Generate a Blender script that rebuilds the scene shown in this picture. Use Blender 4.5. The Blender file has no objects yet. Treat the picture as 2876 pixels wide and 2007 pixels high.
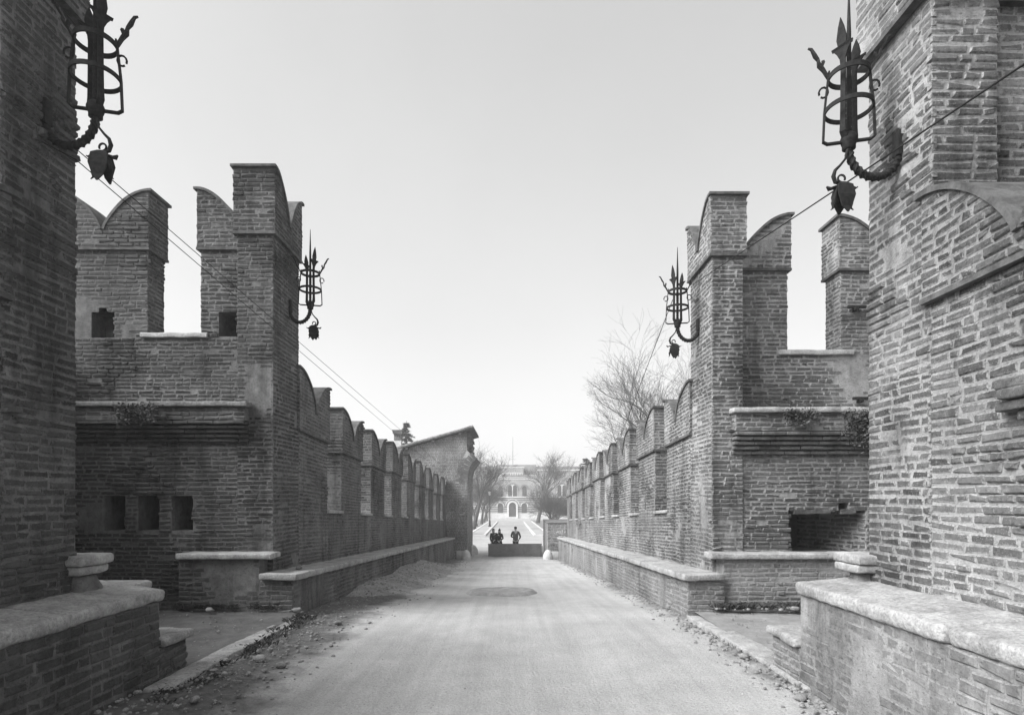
import bpy, bmesh, math, random
from mathutils import Vector, Matrix, noise

SC = bpy.context.scene
COL = SC.collection
R = math.radians

# ------------------------------------------------------------------ camera
cam_d = bpy.data.cameras.new('camera')
cam = bpy.data.objects.new('camera', cam_d)
COL.objects.link(cam)
cam.location = (0, 0, 1.7)
cam.rotation_euler = (R(90), 0, 0)
cam_d.sensor_width = 36
cam_d.lens = 21.0
cam_d.shift_y = 0.1355
cam_d.clip_start = 0.05
cam_d.clip_end = 3000
SC.camera = cam

# ------------------------------------------------------------------ light
SUN_AZ = 246          # compass bearing of the sun, 0 = +Y, 90 = +X
SUN_EL = 40
SKY_STRENGTH = 0.15
SUN_STRENGTH = 3.4
world = bpy.data.worlds.new('World')
SC.world = world
world.use_nodes = True
wn = world.node_tree
wn.nodes.clear()
w_out = wn.nodes.new('ShaderNodeOutputWorld')
w_bg = wn.nodes.new('ShaderNodeBackground')
w_sky = wn.nodes.new('ShaderNodeTexSky')
w_sky.sky_type = 'NISHITA'
w_sky.sun_disc = False
w_sky.sun_elevation = R(SUN_EL)
w_sky.sun_rotation = R(SUN_AZ)
w_sky.air_density = 1.0
w_sky.dust_density = 4.0
w_sky.ozone_density = 1.0
w_bw = wn.nodes.new('ShaderNodeRGBToBW')
wn.links.new(w_sky.outputs[0], w_bw.inputs[0])
w_pw = wn.nodes.new('ShaderNodeMath'); w_pw.operation = 'POWER'
w_pw.inputs[1].default_value = 0.58
w_mu = wn.nodes.new('ShaderNodeMath'); w_mu.operation = 'MULTIPLY'
w_mu.inputs[1].default_value = 1.47
w_tc = wn.nodes.new('ShaderNodeTexCoord')
w_nz = wn.nodes.new('ShaderNodeTexNoise'); w_nz.inputs['Scale'].default_value = 1.6; w_nz.inputs['Detail'].default_value = 5
w_mr = wn.nodes.new('ShaderNodeMapRange'); w_mr.inputs['From Min'].default_value = 0.3; w_mr.inputs['From Max'].default_value = 0.7
w_mr.inputs['To Min'].default_value = 0.94; w_mr.inputs['To Max'].default_value = 1.05
w_m2 = wn.nodes.new('ShaderNodeMath'); w_m2.operation = 'MULTIPLY'
wn.links.new(w_bw.outputs[0], w_pw.inputs[0])
wn.links.new(w_pw.outputs[0], w_mu.inputs[0])
wn.links.new(w_tc.outputs['Generated'], w_nz.inputs['Vector'])
wn.links.new(w_nz.outputs['Fac'], w_mr.inputs['Value'])
wn.links.new(w_mu.outputs[0], w_m2.inputs[0]); wn.links.new(w_mr.outputs[0], w_m2.inputs[1])
wn.links.new(w_m2.outputs[0], w_bg.inputs[0])
w_bg.inputs[1].default_value = SKY_STRENGTH
wn.links.new(w_bg.outputs[0], w_out.inputs[0])

sun_d = bpy.data.lights.new('sun', 'SUN')
sun_d.energy = SUN_STRENGTH
sun_d.angle = R(40)
sun_d.color = (1, 1, 1)
sun = bpy.data.objects.new('sun', sun_d)
COL.objects.link(sun)
_sd = Vector((math.sin(R(SUN_AZ)) * math.cos(R(SUN_EL)), math.cos(R(SUN_AZ)) * math.cos(R(SUN_EL)), math.sin(R(SUN_EL))))
sun.rotation_euler = _sd.to_track_quat('Z', 'Y').to_euler()
sun.location = _sd * 50

SC.view_settings.view_transform = 'Standard'
SC.view_settings.look = 'None'
SC.view_settings.exposure = 1.2
SC.view_settings.gamma = 1.0
SC.render.engine = 'CYCLES'
SC.cycles.volume_bounces = 1
SC.cycles.max_bounces = 6
SC.cycles.transparent_max_bounces = 16

# ------------------------------------------------------------------ materials
def new_mat(name):
    m = bpy.data.materials.new(name)
    m.use_nodes = True
    nt = m.node_tree
    b = nt.nodes['Principled BSDF']
    b.inputs['Roughness'].default_value = 0.9
    if 'Specular IOR Level' in b.inputs:
        b.inputs['Specular IOR Level'].default_value = 0.2
    return m, nt, b

def nd(nt, t, **kw):
    n = nt.nodes.new(t)
    for k, v in kw.items():
        setattr(n, k, v)
    return n

def noise_fac(nt, scale, detail=4, rough=0.55, stretch=None, lo=0.4, hi=0.6):
    g = nd(nt, 'ShaderNodeNewGeometry')
    src = g.outputs['Position']
    if stretch:
        mp = nd(nt, 'ShaderNodeMapping')
        mp.inputs['Scale'].default_value = stretch
        nt.links.new(src, mp.inputs[0]); src = mp.outputs[0]
    n = nd(nt, 'ShaderNodeTexNoise')
    n.inputs['Scale'].default_value = scale
    n.inputs['Detail'].default_value = detail
    n.inputs['Roughness'].default_value = rough
    nt.links.new(src, n.inputs['Vector'])
    mr = nd(nt, 'ShaderNodeMapRange')
    mr.inputs['From Min'].default_value = lo
    mr.inputs['From Max'].default_value = hi
    nt.links.new(n.outputs['Fac'], mr.inputs['Value'])
    return mr.outputs[0], n

def mixf(nt, fac, a, b):
    m = nd(nt, 'ShaderNodeMix', data_type='FLOAT')
    for s, v in ((0, fac), (2, a), (3, b)):
        if isinstance(v, (int, float)):
            m.inputs[s].default_value = v
        else:
            nt.links.new(v, m.inputs[s])
    return m.outputs[0]

def mul(nt, a, b, op='MULTIPLY'):
    m = nd(nt, 'ShaderNodeMath', operation=op)
    for s, v in ((0, a), (1, b)):
        if isinstance(v, (int, float)):
            m.inputs[s].default_value = v
        else:
            nt.links.new(v, m.inputs[s])
    return m.outputs[0]

def bump(nt, bsdf, scale, strength, dist=0.01, detail=6):
    f, n = noise_fac(nt, scale, detail, 0.7, None, 0, 1)
    b = nd(nt, 'ShaderNodeBump')
    b.inputs['Strength'].default_value = strength
    b.inputs['Distance'].default_value = dist
    nt.links.new(f, b.inputs['Height'])
    nt.links.new(b.outputs[0], bsdf.inputs['Normal'])

def weather(nt, base, col, lo, hi, amt, stain):
    """lime wash, dust and run-off that lie over bricks and joints alike."""
    a, _ = noise_fac(nt, 1.25, 8, 0.74, None, lo, hi)
    tx, _ = noise_fac(nt, 21, 6, 0.75, None, 0.28, 0.72)
    base = mixf(nt, mul(nt, a, amt), base, mul(nt, mixf(nt, tx, 0.5, 1.45), col))
    a2, _ = noise_fac(nt, 5.5, 7, 0.7, (1, 1, 1.9), 0.55, 0.72)
    base = mixf(nt, mul(nt, a2, amt * 0.7), base, mul(nt, mixf(nt, tx, 0.8, 1.3), col * 1.25))
    f2, _ = noise_fac(nt, 0.8, 6, 0.65, None, 0.3, 0.7)
    base = mul(nt, base, mixf(nt, f2, 0.62, 1.34))
    s2, _ = noise_fac(nt, 1.6, 6, 0.68, (1.6, 1.6, 0.26), 0.50, 0.68)
    base = mul(nt, base, mixf(nt, s2, 1.0, 1.0 - stain))
    pits, _ = noise_fac(nt, 26, 6, 0.75, (1, 1, 1.8), 0.54, 0.66)
    return mul(nt, base, mixf(nt, pits, 1.0, 0.45))

def mat_mortar(name, a, c, w):
    m, nt, b = new_mat(name)
    f, _ = noise_fac(nt, 9, 6, 0.65, None, 0.3, 0.7)
    base = mixf(nt, f, a, c)
    nt.links.new(weather(nt, base, *w), b.inputs['Base Color'])
    bump(nt, b, 48, 1.0, 0.012)
    return m

def mat_brick(name, dark, light, mortar, w, smear=(0.56, 0.68), smear_amt=0.85, bs=0.8):
    m, nt, b = new_mat(name)
    at = nd(nt, 'ShaderNodeAttribute'); at.attribute_name = 'tone'
    base = mixf(nt, at.outputs['Fac'], dark, light)
    f1, _ = noise_fac(nt, 28, 5, 0.7, None, 0.25, 0.75)
    base = mul(nt, base, mixf(nt, f1, 0.72, 1.28))
    s1, _ = noise_fac(nt, 3.4, 7, 0.72, None, smear[0], smear[1])
    base = mixf(nt, mul(nt, s1, smear_amt), base, mortar)
    ea = nd(nt, 'ShaderNodeAttribute'); ea.attribute_name = 'edge'
    en, _ = noise_fac(nt, 42, 3, 0.6, None, 0.38, 0.56)
    ek = mul(nt, ea.outputs['Fac'], mixf(nt, en, 0.15, 1.0))
    base = mixf(nt, ek, base, mortar)
    s3, _ = noise_fac(nt, 70, 3, 0.6, None, 0.60, 0.66)
    base = mixf(nt, mul(nt, s3, 0.55), base, mortar)
    base = weather(nt, base, *w)
    nt.links.new(base, b.inputs['Base Color'])
    bump(nt, b, 55, bs, 0.008)
    return m

def mat_plain(name, a, c, scale=6, detail=6, bs=0.4, bscale=40, rough=0.9, lo=0.35, hi=0.65, stretch=None, dist=0.01, pit=0.0):
    m, nt, b = new_mat(name)
    f, _ = noise_fac(nt, scale, detail, 0.65, stretch, lo, hi)
    base = mixf(nt, f, a, c)
    f1, _ = noise_fac(nt, scale * 7.3, 6, 0.7, None, 0.3, 0.7)
    base = mul(nt, base, mixf(nt, f1, 0.85 - pit * 0.5, 1.15 + pit * 0.3))
    if pit:
        f3, _ = noise_fac(nt, scale * 11, 6, 0.75, None, 0.55, 0.66)
        base = mul(nt, base, mixf(nt, f3, 1.0, 1.0 - pit))
        f4, _ = noise_fac(nt, 1.7, 7, 0.7, None, 0.48, 0.68)
        base = mul(nt, base, mixf(nt, f4, 1.0, 1.0 - pit * 0.9))
    nt.links.new(base, b.inputs['Base Color'])
    b.inputs['Roughness'].default_value = rough
    if bs:
        bump(nt, b, bscale, bs, dist)
    return m

M = {}
W_MID_SHADED = (0.15, 0.47, 0.68, 0.75, 0.55)  # wash tone partly darkened: left parapet shade is held in the colour
W_LEFT_SHADED = (0.075, 0.47, 0.68, 0.75, 0.58)  # wash darkened too, so left bastion shade is painted into it
W_RIGHT = (0.20, 0.49, 0.70, 0.72, 0.55)
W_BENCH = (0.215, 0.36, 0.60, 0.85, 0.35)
W_BENCHL_SHADED = (0.075, 0.42, 0.64, 0.80, 0.40)  # darkened wash for the left bench, its shade painted in
W_GATE = (0.20, 0.50, 0.75, 0.5, 0.18)
M['brick_left'] = mat_brick('brick_left', 0.016, 0.072, 0.15, W_LEFT_SHADED, (0.58, 0.70), 0.6)  # darker copy of brick_right: left-side shade put into the brick colour
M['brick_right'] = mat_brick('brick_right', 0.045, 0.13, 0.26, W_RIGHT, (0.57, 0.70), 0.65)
M['mortar_left'] = mat_mortar('mortar_left', 0.10, 0.20, W_LEFT_SHADED)  # joints darkened likewise, painted shade of the left side
M['brick_mid'] = mat_brick('brick_mid', 0.035, 0.105, 0.18, W_MID_SHADED, (0.57, 0.70), 0.6)  # between left and right: weaker painted shade, lifted for haze and flare
M['mortar_mid'] = mat_mortar('mortar_mid', 0.11, 0.20, W_MID_SHADED)  # joints of the left parapet, same in-between painted shade
M['bench_mid'] = mat_brick('bench_mid', 0.06, 0.14, 0.2, W_MID_SHADED, (0.55, 0.68), 0.6)  # long left bench, part of its shade set into the colour
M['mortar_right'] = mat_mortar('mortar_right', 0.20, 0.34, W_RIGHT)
M['bench_left'] = mat_brick('bench_left', 0.035, 0.09, 0.12, W_BENCHL_SHADED, (0.55, 0.68), 0.6)  # left bench brick darkened: shade painted into the base colour
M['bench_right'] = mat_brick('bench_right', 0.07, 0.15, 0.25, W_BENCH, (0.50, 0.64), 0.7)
M['coping_brick'] = mat_plain('coping_brick', 0.045, 0.12, 7, 6, 0.8, 50)
M['stone'] = mat_plain('stone', 0.25, 0.44, 5, 9, 1.0, 24, 0.9, 0.3, 0.65, None, 0.02, 0.42)
M['old_stone'] = mat_plain('old_stone', 0.10, 0.24, 4, 9, 1.0, 24, 0.9, 0.3, 0.7, None, 0.02, 0.42)
M['iron'] = mat_plain('iron', 0.008, 0.022, 30, 4, 0.3, 90, 0.85)
M['gate_brick'] = mat_brick('gate_brick', 0.10, 0.19, 0.30, W_GATE, (0.64, 0.8), 0.5)
M['gate_mortar'] = mat_mortar('gate_mortar', 0.28, 0.36, W_GATE)
M['tile'] = mat_plain('tile', 0.08, 0.2, 9, 5, 0.6, 30)
M['wood'] = mat_plain('wood', 0.05, 0.11, 6, 6, 0.4, 30, 0.85, 0.35, 0.65, (1, 6, 6))
M['white_stone'] = mat_plain('white_stone', 0.42, 0.58, 4, 6, 0.5, 30)
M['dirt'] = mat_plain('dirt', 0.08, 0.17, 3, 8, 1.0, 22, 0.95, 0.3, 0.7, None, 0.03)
M['rubble'] = mat_plain('rubble', 0.12, 0.32, 9, 5, 0.6, 40)
M['pavement'] = mat_plain('pavement', 0.26, 0.34, 1, 6, 0.3, 20)
M['plaza'] = mat_plain('plaza', 0.25, 0.34, 0.4, 7, 0.3, 10)
M['soil'] = mat_plain('soil', 0.13, 0.2, 0.6, 7, 0.5, 10)
M['bark'] = mat_plain('bark', 0.04, 0.09, 3, 5, 0.6, 12)
M['needles'] = mat_plain('needles', 0.02, 0.06, 2, 4, 0, 10)
M['weed'] = mat_plain('weed', 0.03, 0.11, 3, 4, 0, 10)
M['water'] = mat_plain('water', 0.05, 0.08, 0.3, 4, 0.3, 2, 0.15)
M['chalk'] = mat_plain('chalk', 0.6, 0.75, 8, 4, 0, 10)
M['barrier'] = mat_plain('barrier', 0.13, 0.2, 2, 7, 0.5, 30, 0.9, 0.3, 0.7)
M['cloth_black'] = mat_plain('cloth_black', 0.012, 0.028, 6, 4, 0.2, 60)
M['cloth_grey'] = mat_plain('cloth_grey', 0.09, 0.14, 6, 4, 0.2, 60)
M['cloth_light'] = mat_plain('cloth_light', 0.4, 0.5, 6, 4, 0.2, 60)
M['skin'] = mat_plain('skin', 0.42, 0.5, 9, 3, 0, 60, 0.6)
M['hair'] = mat_plain('hair', 0.015, 0.03, 30, 3, 0.3, 90, 0.7)
M['facade'] = mat_plain('facade', 0.25, 0.33, 0.35, 6, 0, 10)
M['facade_trim'] = mat_plain('facade_trim', 0.46, 0.58, 0.6, 5, 0, 10)
M['facade_brick'] = mat_plain('facade_brick', 0.14, 0.20, 0.5, 5, 0, 10)
M['pane'] = mat_plain('pane', 0.03, 0.06, 1, 3, 0, 10, 0.4)
M['roof_far'] = mat_plain('roof_far', 0.16, 0.24, 1, 5, 0, 10)
M['lamp_glass'] = mat_plain('lamp_glass', 0.3, 0.4, 5, 3, 0, 10, 0.3)

def mat_stripes():
    m, nt, b = new_mat('facade_stripes')
    g = nd(nt, 'ShaderNodeNewGeometry')
    sx = nd(nt, 'ShaderNodeSeparateXYZ'); nt.links.new(g.outputs['Position'], sx.inputs[0])
    t = mul(nt, sx.outputs['Z'], 1 / 0.56)
    fr = nd(nt, 'ShaderNodeMath', operation='FRACT'); nt.links.new(t, fr.inputs[0])
    st = nd(nt, 'ShaderNodeMath', operation='GREATER_THAN'); nt.links.new(fr.outputs[0], st.inputs[0]); st.inputs[1].default_value = 0.55
    f, _ = noise_fac(nt, 0.5, 5, 0.6, None, 0.3, 0.7)
    base = mul(nt, mixf(nt, st.outputs[0], 0.14, 0.34), mixf(nt, f, 0.88, 1.12))
    nt.links.new(base, b.inputs['Base Color'])
    return m
M['facade_stripes'] = mat_stripes()

def mat_road():
    m, nt, b = new_mat('road_surface')
    f, _ = noise_fac(nt, 2.2, 8, 0.65, None, 0.3, 0.7)
    base = mixf(nt, f, 0.38, 0.46)
    tr, _ = noise_fac(nt, 1.5, 5, 0.6, (4.5, 0.10, 1), 0.35, 0.65)       # wheel streaks along the bridge
    base = mul(nt, base, mixf(nt, tr, 0.92, 1.06))
    sp, _ = noise_fac(nt, 45, 4, 0.7, None, 0.57, 0.66)
    base = mul(nt, base, mixf(nt, sp, 1.0, 0.72))
    sp2, _ = noise_fac(nt, 60, 5, 0.8, None, 0.3, 0.7)
    base = mul(nt, base, mixf(nt, sp2, 0.72, 1.28))
    pt, _ = noise_fac(nt, 0.45, 6, 0.7, None, 0.4, 0.6)
    base = mul(nt, base, mixf(nt, pt, 0.9, 1.06))
    g = nd(nt, 'ShaderNodeNewGeometry')
    s = nd(nt, 'ShaderNodeSeparateXYZ'); nt.links.new(g.outputs['Position'], s.inputs[0])
    e, n = noise_fac(nt, 1.1, 7, 0.7, None, 0, 1)
    off = mul(nt, mul(nt, e, 0.5, 'SUBTRACT'), 1.5)
    # loose earth lying along both benches
    yr = nd(nt, 'ShaderNodeMapRange'); nt.links.new(s.outputs['Y'], yr.inputs['Value'])
    yr.inputs['From Min'].default_value = 5; yr.inputs['From Max'].default_value = 30
    yr.inputs['To Min'].default_value = 2.05; yr.inputs['To Max'].default_value = 2.5
    xl = mul(nt, mul(nt, s.outputs['X'], off, 'ADD'), -1.0)
    d1 = mul(nt, xl, yr.outputs[0], 'SUBTRACT')
    m1 = nd(nt, 'ShaderNodeMapRange'); nt.links.new(d1, m1.inputs['Value'])
    m1.inputs['From Min'].default_value = -0.12; m1.inputs['From Max'].default_value = 0.28
    d2 = mul(nt, mul(nt, s.outputs['X'], off, 'ADD'), 2.42, 'SUBTRACT')
    m2 = nd(nt, 'ShaderNodeMapRange'); nt.links.new(d2, m2.inputs['Value'])
    m2.inputs['From Min'].default_value = -0.1; m2.inputs['From Max'].default_value = 0.25
    mk = mul(nt, m1.outputs[0], m2.outputs[0], 'MAXIMUM')
    df, _ = noise_fac(nt, 9, 7, 0.7, None, 0.3, 0.7)
    base = mixf(nt, mk, base, mixf(nt, df, 0.07, 0.18))
    nt.links.new(base, b.inputs['Base Color'])
    bump(nt, b, 30, 1.0, 0.025, 9)
    return m
M['road'] = mat_road()

# ------------------------------------------------------------------ object helpers
BASE = {}
def thing(name, label, cat, loc=(0, 0, 0), group=None, kind=None):
    o = bpy.data.objects.new(name, None)
    o.empty_display_size = 0.2
    COL.objects.link(o)
    o.location = loc
    o['label'] = label
    o['category'] = cat
    if group: o['group'] = group
    if kind: o['kind'] = kind
    BASE[o.name] = Vector(loc)
    return o

class MB:
    def __init__(s):
        s.v = []; s.f = []; s.m = []; s.t = []; s.e = {}
    def add(s, verts, faces, mat=0, tone=0.5):
        b = len(s.v)
        s.v.extend(tuple(p) for p in verts)
        for f in faces:
            s.f.append(tuple(i + b for i in f)); s.m.append(mat); s.t.append(tone)
    def box(s, lo, hi, mat=0, tone=0.5):
        x0, y0, z0 = lo; x1, y1, z1 = hi
        s.add([(x0,y0,z0),(x1,y0,z0),(x1,y1,z0),(x0,y1,z0),(x0,y0,z1),(x1,y0,z1),(x1,y1,z1),(x0,y1,z1)],
              [(0,3,2,1),(4,5,6,7),(0,1,5,4),(1,2,6,5),(2,3,7,6),(3,0,4,7)], mat, tone)
    def prism(s, poly, axis_a, axis_b, depth, O, mat=0, tone=0.5):
        """polygon (a,b) in the plane O + a*axis_a + b*axis_b, pushed along depth."""
        O = Vector(O); A = Vector(axis_a); B = Vector(axis_b); D = Vector(depth)
        n = len(poly)
        vs = [O + A * a + B * b for a, b in poly]
        vs += [p + D for p in vs]
        fs = [tuple(range(n)), tuple(range(2 * n - 1, n - 1, -1))]
        for i in range(n):
            j = (i + 1) % n
            fs.append((i, i + n, j + n, j))
        s.add(vs, fs, mat, tone)
    def tube(s, pts, rad, sides=8, mat=0, tone=0.5, cap=True):
        pts = [Vector(p) for p in pts]
        n = len(pts)
        rr = rad if isinstance(rad, (list, tuple)) else [rad] * n
        vs = []; fs = []
        t0 = (pts[1] - pts[0]).normalized()
        ref = Vector((0, 0, 1)) if abs(t0.z) < 0.9 else Vector((1, 0, 0))
        a = t0.cross(ref).normalized()
        for i, p in enumerate(pts):
            t = (pts[min(i + 1, n - 1)] - pts[max(i - 1, 0)])
            t = t.normalized() if t.length > 1e-9 else t0
            a = (a - t * a.dot(t))
            a = a.normalized() if a.length > 1e-6 else t.orthogonal().normalized()
            b = t.cross(a)
            for k in range(sides):
                an = 2 * math.pi * k / sides
                vs.append(p + (a * math.cos(an) + b * math.sin(an)) * rr[i])
        for i in range(n - 1):
            for k in range(sides):
                k2 = (k + 1) % sides
                fs.append((i*sides+k, i*sides+k2, (i+1)*sides+k2, (i+1)*sides+k))
        if cap:
            fs.append(tuple(range(sides - 1, -1, -1)))
            fs.append(tuple((n - 1) * sides + k for k in range(sides)))
        s.add(vs, fs, mat, tone)
    def strip(s, pts, wdir, width, thick, mat=0, tone=0.5):
        """flat bar following pts, wide along wdir."""
        pts = [Vector(p) for p in pts]; n = len(pts)
        ww = width if isinstance(width, (list, tuple)) else [width] * n
        W = Vector(wdir).normalized()
        vs = []; fs = []
        for i, p in enumerate(pts):
            t = (pts[min(i + 1, n - 1)] - pts[max(i - 1, 0)]).normalized()
            nn = t.cross(W).normalized()
            for a, b in ((-1, -1), (1, -1), (1, 1), (-1, 1)):
                vs.append(p + W * (a * ww[i] / 2) + nn * (b * thick / 2))
        for i in range(n - 1):
            for k in range(4):
                k2 = (k + 1) % 4
                fs.append((i*4+k, i*4+k2, (i+1)*4+k2, (i+1)*4+k))
        fs.append((3, 2, 1, 0)); fs.append(tuple((n-1)*4+k for k in range(4)))
        s.add(vs, fs, mat, tone)
    def lathe(s, prof, cx, cy, sides=16, mat=0, tone=0.5, jit=0.0, fn=None):
        vs = []; fs = []
        for r, z in prof:
            for k in range(sides):
                a = 2 * math.pi * k / sides
                p = Vector((cx + r * math.cos(a), cy + r * math.sin(a), z))
                if jit:
                    p += noise.noise_vector(p * 4) * jit
                vs.append(p)
        for i in range(len(prof) - 1):
            for k in range(sides):
                k2 = (k + 1) % sides
                fs.append((i*sides+k, i*sides+k2, (i+1)*sides+k2, (i+1)*sides+k))
        fs.append(tuple(range(sides - 1, -1, -1)))
        fs.append(tuple((len(prof) - 1) * sides + k for k in range(sides)))
        s.add(vs, fs, mat, tone)
    def rbox(s, lo, hi, r=0.02, amp=0.006, step=0.12, fn=None, mat=0, tone=0.5, ns=5.0):
        """worn stone block: rounded edges, uneven faces."""
        lo = Vector(lo); hi = Vector(hi)
        r = min(r, *(0.45 * (hi[i] - lo[i]) for i in range(3)))
        ax = []
        for i in range(3):
            a, b = lo[i], hi[i]
            n = max(1, int((b - a - 2 * r) / step))
            g = [a, a + 0.3 * r] + [a + r + (b - a - 2 * r) * k / n for k in range(n + 1)] + [b - 0.3 * r, b]
            ax.append(g)
        idx = {}; vs = []
        def vert(i, j, k):
            key = (i, j, k)
            if key in idx: return idx[key]
            p = Vector((ax[0][i], ax[1][j], ax[2][k]))
            q = Vector(tuple(min(max(p[c], lo[c] + r), hi[c] - r) for c in range(3)))
            d = p - q
            if d.length > 1e-9:
                p = q + d.normalized() * min(r, d.length if d.length <= r else r)
            if amp:
                p = p + noise.noise_vector(p * ns) * amp + noise.noise_vector(p * ns * 3.1) * (amp * 0.5) + noise.noise_vector(p * ns * 9) * (amp * 0.3)
            if fn: p = fn(p)
            idx[key] = len(vs); vs.append(p)
            return idx[key]
        fs = []
        n = [len(a) for a in ax]
        for i in range(n[0] - 1):
            for j in range(n[1] - 1):
                fs.append((vert(i,j,0), vert(i,j+1,0), vert(i+1,j+1,0), vert(i+1,j,0)))
                e = n[2] - 1
                fs.append((vert(i,j,e), vert(i+1,j,e), vert(i+1,j+1,e), vert(i,j+1,e)))
        for i in range(n[0] - 1):
            for k in range(n[2] - 1):
                fs.append((vert(i,0,k), vert(i+1,0,k), vert(i+1,0,k+1), vert(i,0,k+1)))
                e = n[1] - 1
                fs.append((vert(i,e,k), vert(i,e,k+1), vert(i+1,e,k+1), vert(i+1,e,k)))
        for j in range(n[1] - 1):
            for k in range(n[2] - 1):
                fs.append((vert(0,j,k), vert(0,j,k+1), vert(0,j+1,k+1), vert(0,j+1,k)))
                e = n[0] - 1
                fs.append((vert(e,j,k), vert(e,j+1,k), vert(e,j+1,k+1), vert(e,j,k+1)))
        s.add(vs, fs, mat, tone)
    def build(s, name, mats, parent=None, smooth=False, label=None, cat=None, group=None, kind=None):
        if not isinstance(mats, (list, tuple)): mats = [mats]
        off = Vector((0, 0, 0))
        p = parent
        while p is not None:
            off = off + BASE.get(p.name, Vector((0, 0, 0)))
            p = p.parent
        me = bpy.data.meshes.new(name)
        me.from_pydata([(a - off.x, b - off.y, c - off.z) for a, b, c in s.v], [], s.f)
        for m in mats: me.materials.append(m)
        me.polygons.foreach_set('material_index', s.m)
        at = me.attributes.new('tone', 'FLOAT', 'FACE')
        at.data.foreach_set('value', s.t)
        if s.e:
            ae = me.attributes.new('edge', 'FLOAT', 'FACE')
            ev = [0.0] * len(s.f)
            for i, q in s.e.items(): ev[i] = q
            ae.data.foreach_set('value', ev)
        if smooth:
            me.polygons.foreach_set('use_smooth', [True] * len(me.polygons))
        me.update()
        o = bpy.data.objects.new(name, me)
        COL.objects.link(o)
        if parent is not None: o.parent = parent
        if label: o['label'] = label
        if cat: o['category'] = cat
        if group: o['group'] = group
        if kind: o['kind'] = kind
        return o

# ------------------------------------------------------------------ brickwork
RB = random.Random(11)
def bricks(mb, O, U, V, N, w, h, iv=None, c=0.067, L=0.24, rel=0.011, e0=0.0, e1=0.0, thr=0.42, tone=0.5, mat=1, seedn=0.0, rough=1.3):
    """real bricks standing a little proud of the mortar bed, course by course."""
    O = Vector(O); U = Vector(U); V = Vector(V); N = Vector(N)
    rows = max(1, round(h / c)); ch = h / rows
    vsA = mb.v
    rnd = RB.random; gau = RB.gauss
    for r in range(rows):
        v0 = r * ch; v1 = v0 + ch
        for a, b in (iv(v0 + ch / 2) if iv else [(0.0, w)]):
            if b - a < 0.03: continue
            u = a
            first = True
            rowwob = gau(0, 0.003)
            while u < b - 1e-4:
                q = rnd()
                ln = L if q < 0.55 else (L * 0.5 if q < 0.85 else L * 0.72)
                ln *= 0.9 + 0.2 * rnd()
                if first: ln *= 0.45 + 0.6 * rnd()
                e = u + ln
                last = False
                if e > b - 0.07:
                    e = b; last = True
                P = O + U * ((u + e) / 2) + V * ((v0 + v1) / 2)
                nn = noise.noise(P * 0.8 + Vector((seedn, 0, 0))) + 0.5 * noise.noise(P * 2.1)
                er = noise.noise(P * 1.3 + Vector((seedn * 2 + 5, 3, 1)))
                dep = rel * (0.3 + 0.5 * rnd() + max(0.0, er - 0.05) * 3.4)
                wv = 0.006 * noise.noise(P * 1.1) + rowwob
                tn = tone + gau(0, 0.24) + 0.6 * noise.noise(P * 0.55 + Vector((9, seedn, 4)))
                if nn > thr - 0.12:
                    dep *= 0.3; tn += 0.2
                if nn > max(thr, 0.40) + 0.04 + 0.05 * rnd() and not first:
                    u = e; first = False; continue            # hidden under old plaster
                if rnd() < 0.018 * rough and not first and not last:
                    u = e; first = False; continue            # a lost brick
                if rnd() < 0.06 * rough: dep *= 2.0
                chip = rnd() < 0.16 * rough
                tn = min(1.0, max(0.0, tn))
                g = 0.006 + 0.004 * rnd()
                ua = u + (g if not first else -e0 + abs(gau(0, 0.008)) * rough)
                ub = e - (g if not last else -e1 + abs(gau(0, 0.008)) * rough)
                va = v0 + 0.005 + 0.004 * rnd() + wv; vb = v1 - 0.006 - 0.004 * rnd() + wv
                k = 0.009 * min(1.0, 0.5 + 0.5 * rough); kd = dep * 0.8
                cs = ((ua, va), (ub, va), (ub, vb), (ua, vb))
                js = [(gau(0, 0.004) * rough, gau(0, 0.0035) * rough) for _ in range(4)]
                if chip:
                    q = int(rnd() * 4)
                    js[q] = ((0.03 if q in (0, 3) else -0.03) * rnd(), (0.022 if q < 2 else -0.022) * rnd())
                base = len(vsA)
                for (x, y), (jx, jy) in zip(cs, js):
                    p = O + U * (x + jx) + V * (y + jy) - N * 0.03
                    vsA.append((p.x, p.y, p.z))
                for (x, y), (jx, jy) in zip(cs, js):
                    p = O + U * (x + jx) + V * (y + jy) + N * (dep - kd)
                    vsA.append((p.x, p.y, p.z))
                um = (ua + ub) / 2; vm = (va + vb) / 2
                for (x, y), (jx, jy) in zip(cs, js):
                    x2 = x + (k if x < um else -k); y2 = y + (k if y < vm else -k)
                    p = O + U * (x2 + jx) + V * (y2 + jy) + N * (dep + gau(0, 0.0015))
                    vsA.append((p.x, p.y, p.z))
                for s0 in (0, 4):
                    for i in range(4):
                        j = (i + 1) % 4
                        mb.f.append((base + s0 + i, base + s0 + j, base + s0 + 4 + j, base + s0 + 4 + i))
                        mb.e[len(mb.m)] = 1.0
                        mb.m.append(mat); mb.t.append(tn)
                mb.f.append((base + 8, base + 9, base + 10, base + 11)); mb.m.append(mat); mb.t.append(tn)
                u = e; first = False

def hole_iv(w, holes, pad=0.01):
    """intervals of a course that are not inside a hole (u0,u1,v0,v1,depth)."""
    def f(v):
        segs = [(0.0, w)]
        for u0, u1, va, vb, _ in holes:
            if va - 0.02 < v < vb + 0.02:
                ns = []
                j0 = RB.gauss(0, 0.02); j1 = RB.gauss(0, 0.02)
                for a, b in segs:
                    if u1 <= a or u0 >= b: ns.append((a, b)); continue
                    if u0 + j0 > a: ns.append((a, u0 + j0))
                    if u1 + j1 < b: ns.append((u1 + j1, b))
                segs = ns
        return segs
    return f

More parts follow.
